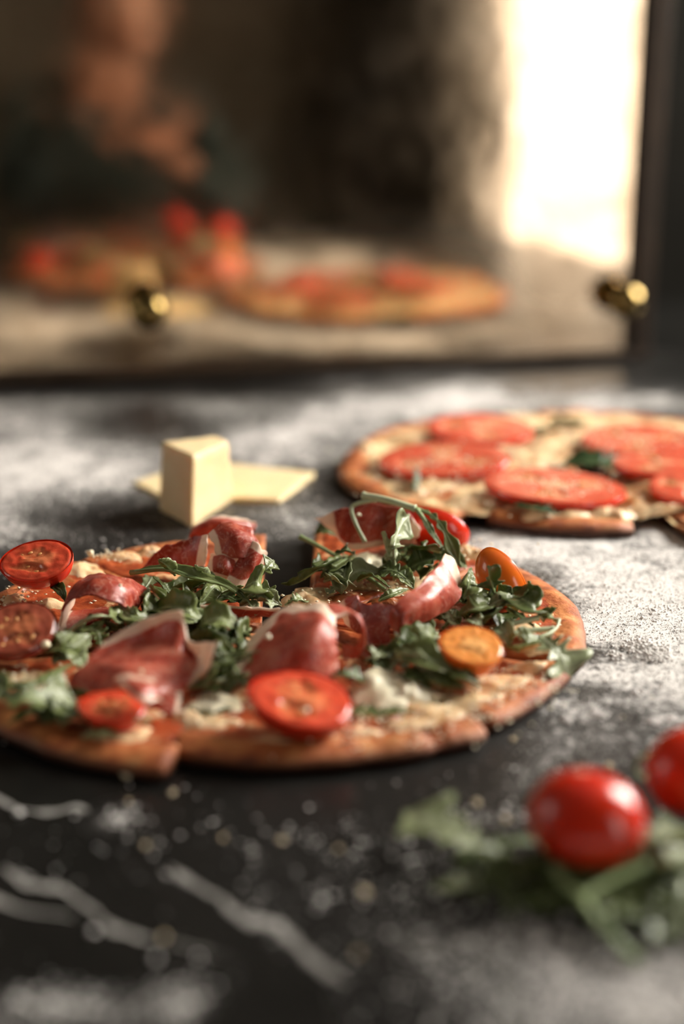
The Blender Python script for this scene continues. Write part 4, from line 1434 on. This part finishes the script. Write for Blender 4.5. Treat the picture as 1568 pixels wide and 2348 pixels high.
JT = dict(pelvis=(.20, -.62, .46), waist=(.20, -.60, .62), chest=(.195, -.53, .78), neck=(.19, -.46, .925), head0=(.188, -.43, .985),
          shR=(.36, -.50, .865), elR=(.41, -.36, .66), wrR=(.235, -.22, .80), shL=(.03, -.50, .865), elL=(-.05, -.34, .72), wrL=(.075, -.20, .93),
          hipR=(.28, -.62, .44), knR=(.30, -.36, .075), anR=(.30, -.78, .06), toR=(.30, -.88, .03), hipL=(.12, -.62, .44), knL=(.10, -.36, .075), anL=(.10, -.78, .06), toL=(.10, -.88, .03))
body = {'pelvis': (JT['pelvis'], .13), 'waist': (JT['waist'], .115), 'chest': (JT['chest'], .13), 'neck': (JT['neck'], .055), 'head0': (JT['head0'], .05)}
bed = [('pelvis', 'waist'), ('waist', 'chest'), ('chest', 'neck'), ('neck', 'head0')]
for sd in 'RL':
    body['sh' + sd] = (JT['sh' + sd], .052)
    body['el' + sd] = (JT['el' + sd], .038)
    body['wr' + sd] = (JT['wr' + sd], .024)
    bed += [('chest', 'sh' + sd), ('sh' + sd, 'el' + sd), ('el' + sd, 'wr' + sd)]
    for k, r in (('hip', .085), ('kn', .058), ('an', .038), ('to', .028)):
        body[k + sd] = (JT[k + sd], r)
    bed += [('pelvis', 'hip' + sd), ('hip' + sd, 'kn' + sd), ('kn' + sd, 'an' + sd), ('an' + sd, 'to' + sd)]
    w = Vector(JT['wr' + sd])
    f = (w - Vector(JT['el' + sd])).normalized()
    sgn = 1 if sd == 'R' else -1
    side = f.cross(Vector((0, 1, .2))).normalized()
    nrm = side.cross(f)
    palm = w + f * .045
    body['pm' + sd] = (tuple(palm), (.034, .018))
    bed.append(('wr' + sd, 'pm' + sd))
    for q, (off, ln) in enumerate(((-.027, .060), (-.009, .072), (.009, .068), (.027, .052))):
        b0 = palm + f * .035 + side * off
        b1 = b0 + f * ln * .5 + nrm * .006
        b2 = b0 + f * ln * .85 + nrm * .030
        for n_, p_, r_ in (('a', b0, .010), ('b', b1, .009), ('c', b2, .0075)):
            body['f%d%s%s' % (q, n_, sd)] = (tuple(p_), r_)
        bed += [('pm' + sd, 'f%da%s' % (q, sd)), ('f%da%s' % (q, sd), 'f%db%s' % (q, sd)), ('f%db%s' % (q, sd), 'f%dc%s' % (q, sd))]
    t0 = w + f * .025 - side * .036 * sgn
    t1 = t0 + f * .030 - side * .018 * sgn + nrm * .015
    body['ta' + sd] = (tuple(t0), .012)
    body['tb' + sd] = (tuple(t1), .0095)
    bed += [('pm' + sd, 'ta' + sd), ('ta' + sd, 'tb' + sd)]


def skinned(name, nodes, edges, root, mat, parent):
    import bmesh
    keys = list(nodes)
    me = bpy.data.meshes.new(name)
    bm = bmesh.new()
    lay = bm.verts.layers.skin.verify()
    vs = {}
    for k in keys:
        v = bm.verts.new(nodes[k][0])
        r = nodes[k][1]
        v[lay].radius = r if isinstance(r, tuple) else (r, r)
        v[lay].use_root = (k == root)
        vs[k] = v
    for a_, b_ in edges:
        bm.edges.new((vs[a_], vs[b_]))
    bm.to_mesh(me)
    bm.free()
    o = link(name, me, mat)
    o.modifiers.new('skin', 'SKIN').use_smooth_shade = True
    m = o.modifiers.new('sub', 'SUBSURF')
    m.levels = m.render_levels = 2
    return put(o, parent)


skinned('body', body, bed, 'pelvis', M['skin'], per)
g = 1.13
sw = {k: (body[k][0], (body[k][1] if not isinstance(body[k][1], tuple) else body[k][1][0]) * g + .006) for k in ('waist', 'chest', 'shR', 'elR', 'shL', 'elL')}
sw['hem'] = ((.20, -.615, .54), .145)
sw['collar'] = ((.191, -.48, .885), .075)
for sd in 'RL':
    sw['cf' + sd] = (tuple(Vector(JT['wr' + sd]) * .93 + Vector(JT['el' + sd]) * .07), .034)
skinned('sweater', sw, [('hem', 'waist'), ('waist', 'chest'), ('chest', 'collar'), ('chest', 'shR'), ('shR', 'elR'), ('elR', 'cfR'), ('chest', 'shL'), ('shL', 'elL'), ('elL', 'cfL')], 'waist', M['sweater'], per)
tr = {k: (body[k][0], body[k][1] * 1.12 + .004) for k in ('pelvis', 'hipR', 'knR', 'anR', 'hipL', 'knL', 'anL')}
skinned('trousers', tr, [('pelvis', 'hipR'), ('hipR', 'knR'), ('knR', 'anR'), ('pelvis', 'hipL'), ('hipL', 'knL'), ('knL', 'anL')], 'pelvis', M['trousers'], per)
# head: face looks along +y, eyes at half height, nose, mouth, ears
HCn = Vector((.186, -.39, 1.075))


def head_fn(x, y, z):
    r = 1.0
    if y > 0:
        r += .16 * math.exp(-(x / .13) ** 2) * math.exp(-((z + .22) / .14) ** 2) * y            # nose tip
        r += .07 * math.exp(-(x / .10) ** 2) * math.exp(-((z - .02) / .20) ** 2) * y            # bridge
        for e in (-.38, .38):
            r -= .07 * math.exp(-((x - e) / .17) ** 2) * math.exp(-((z - .05) / .11) ** 2)      # sockets
        r += .035 * math.exp(-(x / .26) ** 2) * math.exp(-((z + .52) / .07) ** 2)               # lips
        r += .06 * math.exp(-(x / .3) ** 2) * math.exp(-((z + .85) / .15) ** 2)                 # chin
    r -= .10 * max(0, -z - .3) * (abs(x))
    return r


V, Fc = ellipsoid(HCn, (Vector((.074, 0, 0)), Vector((0, .092, 0)), Vector((0, 0, .115))), 48, 36, head_fn)
hd = put(link('head', mesh('head', V, Fc), M['skin']), per)
for e in (-1, 1):
    put(link('ear', mesh('ear', *ellipsoid(HCn + Vector((e * .074, -.006, -.008)), (Vector((.010, 0, 0)), Vector((0, .018, 0)), Vector((0, 0, .030))), 14, 10)), M['skin']), hd)
    put(link('eye', mesh('eye', *ellipsoid(HCn + Vector((e * .029, .076, .006)), (Vector((.012, 0, 0)), Vector((0, .010, 0)), Vector((0, 0, .009))), 14, 10)), M['window_paint']), hd)
put(link('mouth', mesh('mouth', *ellipsoid(HCn + Vector((0, .084, -.058)), (Vector((.022, 0, 0)), Vector((0, .008, 0)), Vector((0, 0, .006))), 14, 8)), M['ham']), hd)
V, Fc = ellipsoid(HCn + Vector((0, -.012, .016)), (Vector((.082, 0, 0)), Vector((0, .096, 0)), Vector((0, 0, .115))), 40, 30,
                  lambda x, y, z: (1.0 + .03 * N3((x * 5, y * 5, z * 5))) * (1 if (z > .45 or y < .25) else .80))
put(link('hair', mesh('hair', V, Fc), M['hair']), per)

per.location.x += 0.04

# ------------------------------------------------------------------ crumbs, grated cheese, flour grains
def lump(c, r, seed, sq=.8):
    return ellipsoid(c, (Vector((r, 0, 0)), Vector((0, r, 0)), Vector((0, 0, r * sq))), 8, 6, lambda x, y, z: 1 + .35 * N3((x * 1.5, y * 1.5, z * 1.5 + seed)))


for i, (px, py, r, lab) in enumerate([
    (290, 1783, .0022, 'bread crumb right below the pulled pizza slice'), (395, 1823, .0014, 'crumb under the thick crust end'), (333, 1943, .0012, 'crumb between the two left marble veins'),
    (835, 2052, .0016, 'bright crumb alone on the black marble in the foreground'), (1092, 1846, .0016, 'crumb left of the oval tomato'), (510, 1925, .0010, 'faint crumb in front of the front slice'),
    (645, 1932, .0012, 'crumb straight below the large tomato half'), (375, 2153, .0012, 'pinkish crumb on the lower left vein'), (1028, 1718, .0012, 'crumb touching the front rim crack'),
    (1176, 1700, .0013, 'crumb at the front right rim corner'), (1395, 1762, .0016, 'crumb above the oval tomato'), (1160, 1885, .0013, 'crumb above the pale foreground leaf'), (295, 1840, .0009, 'tiny crumb above the white flour dab'),
    (820, 2190, .0011, 'dim crumb near the long vein end'), (775, 1950, .0010, 'small reddish crumb in the dark foreground')]):
    p = P(px, py, 0)
    V, Fc = lump(p + Vector((0, 0, r * .7)), r, i * 3.1)
    tag(link('crumb', mesh('crumb', V, Fc), M['crumb']), lab, 'crumb', 'crumbs in front of the pizza')

OCT_V = np.array([(1, 0, 0), (-1, 0, 0), (0, 1, 0), (0, -1, 0), (0, 0, 1), (0, 0, -1)], float)
OCT_F = np.array([(0, 2, 4), (2, 1, 4), (1, 3, 4), (3, 0, 4), (2, 0, 5), (1, 2, 5), (3, 1, 5), (0, 3, 5)])


def grains(name, pts, rad, mat, label, cat):
    n = len(pts)
    jit = rng.uniform(.7, 1.3, (n, 6, 1))
    V = (pts[:, None, :] + OCT_V[None] * rad[:, None, None] * jit * np.array([1, 1, .7])).reshape(-1, 3)
    Fc = (OCT_F[None] + 6 * np.arange(n)[:, None, None]).reshape(-1, 3)
    me = bpy.data.meshes.new(name)
    me.vertices.add(len(V))
    me.vertices.foreach_set('co', V.ravel())
    me.loops.add(Fc.size)
    me.loops.foreach_set('vertex_index', Fc.ravel().astype(np.int32))
    me.polygons.add(len(Fc))
    me.polygons.foreach_set('loop_start', np.arange(0, Fc.size, 3, dtype=np.int32))
    me.update(calc_edges=True)
    me.validate()
    return tag(link(name, me, mat), label, cat, None, 'stuff')


# flour grains follow the same drifts as the film of flour
NG = 1100000
gx = rng.uniform(-.45, .55, NG)
gy = rng.uniform(.34, 1.19, NG)
ix = np.clip(((gx - TX0) / (TX1 - TX0) * (nx - 1)).astype(int), 0, nx - 1)
iy = np.clip(((gy - TY0) / (TY1 - TY0) * (ny - 1)).astype(int), 0, ny - 1)
dens = D[iy, ix]
keep = rng.uniform(0, 1, NG) < np.clip(dens ** 1.3 * np.where(gy < .50, 1.0, .42), 0.0003, 1)
keep &= ((gx - C1[0] + .008) ** 2 + (gy - C1[1] + .005) ** 2 > .148 ** 2) & ((gx - C2[0] + .005) ** 2 + (gy - C2[1]) ** 2 > .152 ** 2)
gx, gy = gx[keep], gy[keep]
big = np.where(gy < .52, 1.9, 1.0)
gr = big * np.clip(rng.lognormal(math.log(.00026), .50, len(gx)), .00010, .0013)
grains('flour_grains', np.stack([gx, gy, np.full(len(gx), ZT) + gr * .5], 1), gr, M['flour'], 'white flour grains scattered over the black marble', 'flour')
# a few flour clumps at the right
ck = []
for (px, py, s, n) in [(1480, 1488, .0045, 260), (1500, 1505, .004, 160), (1410, 1505, .002, 40), (1340, 1500, .0015, 20), (1465, 1590, .002, 30), (1500, 1655, .002, 40), (1535, 1650, .0018, 30), (1370, 1640, .002, 40), (1300, 1650, .0015, 20)]:
    c = P(px, py)
    q = rng.normal(0, 1, (n, 3)) * np.array([s, s, s * .35])
    q[:, 2] = np.abs(q[:, 2])
    ck.append(q + np.array(c))
ck = np.concatenate(ck)
grains('flour_clumps', ck, rng.uniform(.0005, .0013, len(ck)), M['flour'], 'small clumps of flour right of the front pizza', 'flour')
# grated cheese specks on the toppings
gp = []
for (px, py, h, sx, sy, n) in [(60, 1380, .011, .02, .02, 90), (285, 1275, .0115, .022, .007, 50), (1170, 1440, .0115, .018, .012, 60), (980, 1640, .0115, .04, .02, 140), (830, 1675, .0112, .03, .012, 60), (1150, 1570, .0115, .03, .02, 120),
                               (400, 1635, .0112, .03, .012, 70), (870, 1340, .011, .03, .02, 80), (60, 1560, .0115, .02, .015, 60), (1080, 1265, .0115, .015, .015, 40), (700, 1370, .0115, .015, .012, 30),
                               (1150, 1080, .016, .09, .06, 260), (1450, 1010, .019, .05, .04, 160), (1272, 1112, .0205, .03, .02, 60), (1018, 1056, .0195, .03, .02, 60)]:
    c = P(px, py, h)
    q = rng.normal(0, 1, (n, 3)) * np.array([sx * .6, sy * .6, .0008])
    gp.append(q + np.array(c))
gp = np.concatenate(gp)
grains('grated_cheese', gp, rng.uniform(.0004, .0013, len(gp)), M['white_cheese'], 'fine grated cheese specks on both pizzas', 'grated cheese')
for i, (px, py, h, r, lab) in enumerate([
    (208, 1267, .016, .0020, 'white cheese crumb at the back left rim'), (615, 1460, .032, .0014, 'cheese crumb on the left of the central ham'), (324, 1540, .027, .0010, 'cheese crumb on the front left ham'),
    (276, 1342, .034, .0009, 'cheese crumb on the arched ham'), (822, 1180, .033, .0012, 'cheese crumb on the back right ham'), (1045, 1196, .026, .0016, 'cheese crumb on the red back tomato'),
    (702, 1630, .024, .0014, 'cheese crumb on the large red tomato'), (105, 1478, .022, .0022, 'pale cheese crumb by the dark tomato')]):
    p = P(px, py, h)
    V, Fc = lump(p, r, i * 2.3)
    tag(link('cheese_crumb', mesh('cheese_crumb', V, Fc), M['white_cheese']), lab, 'cheese crumb', 'cheese crumbs on the toppings')
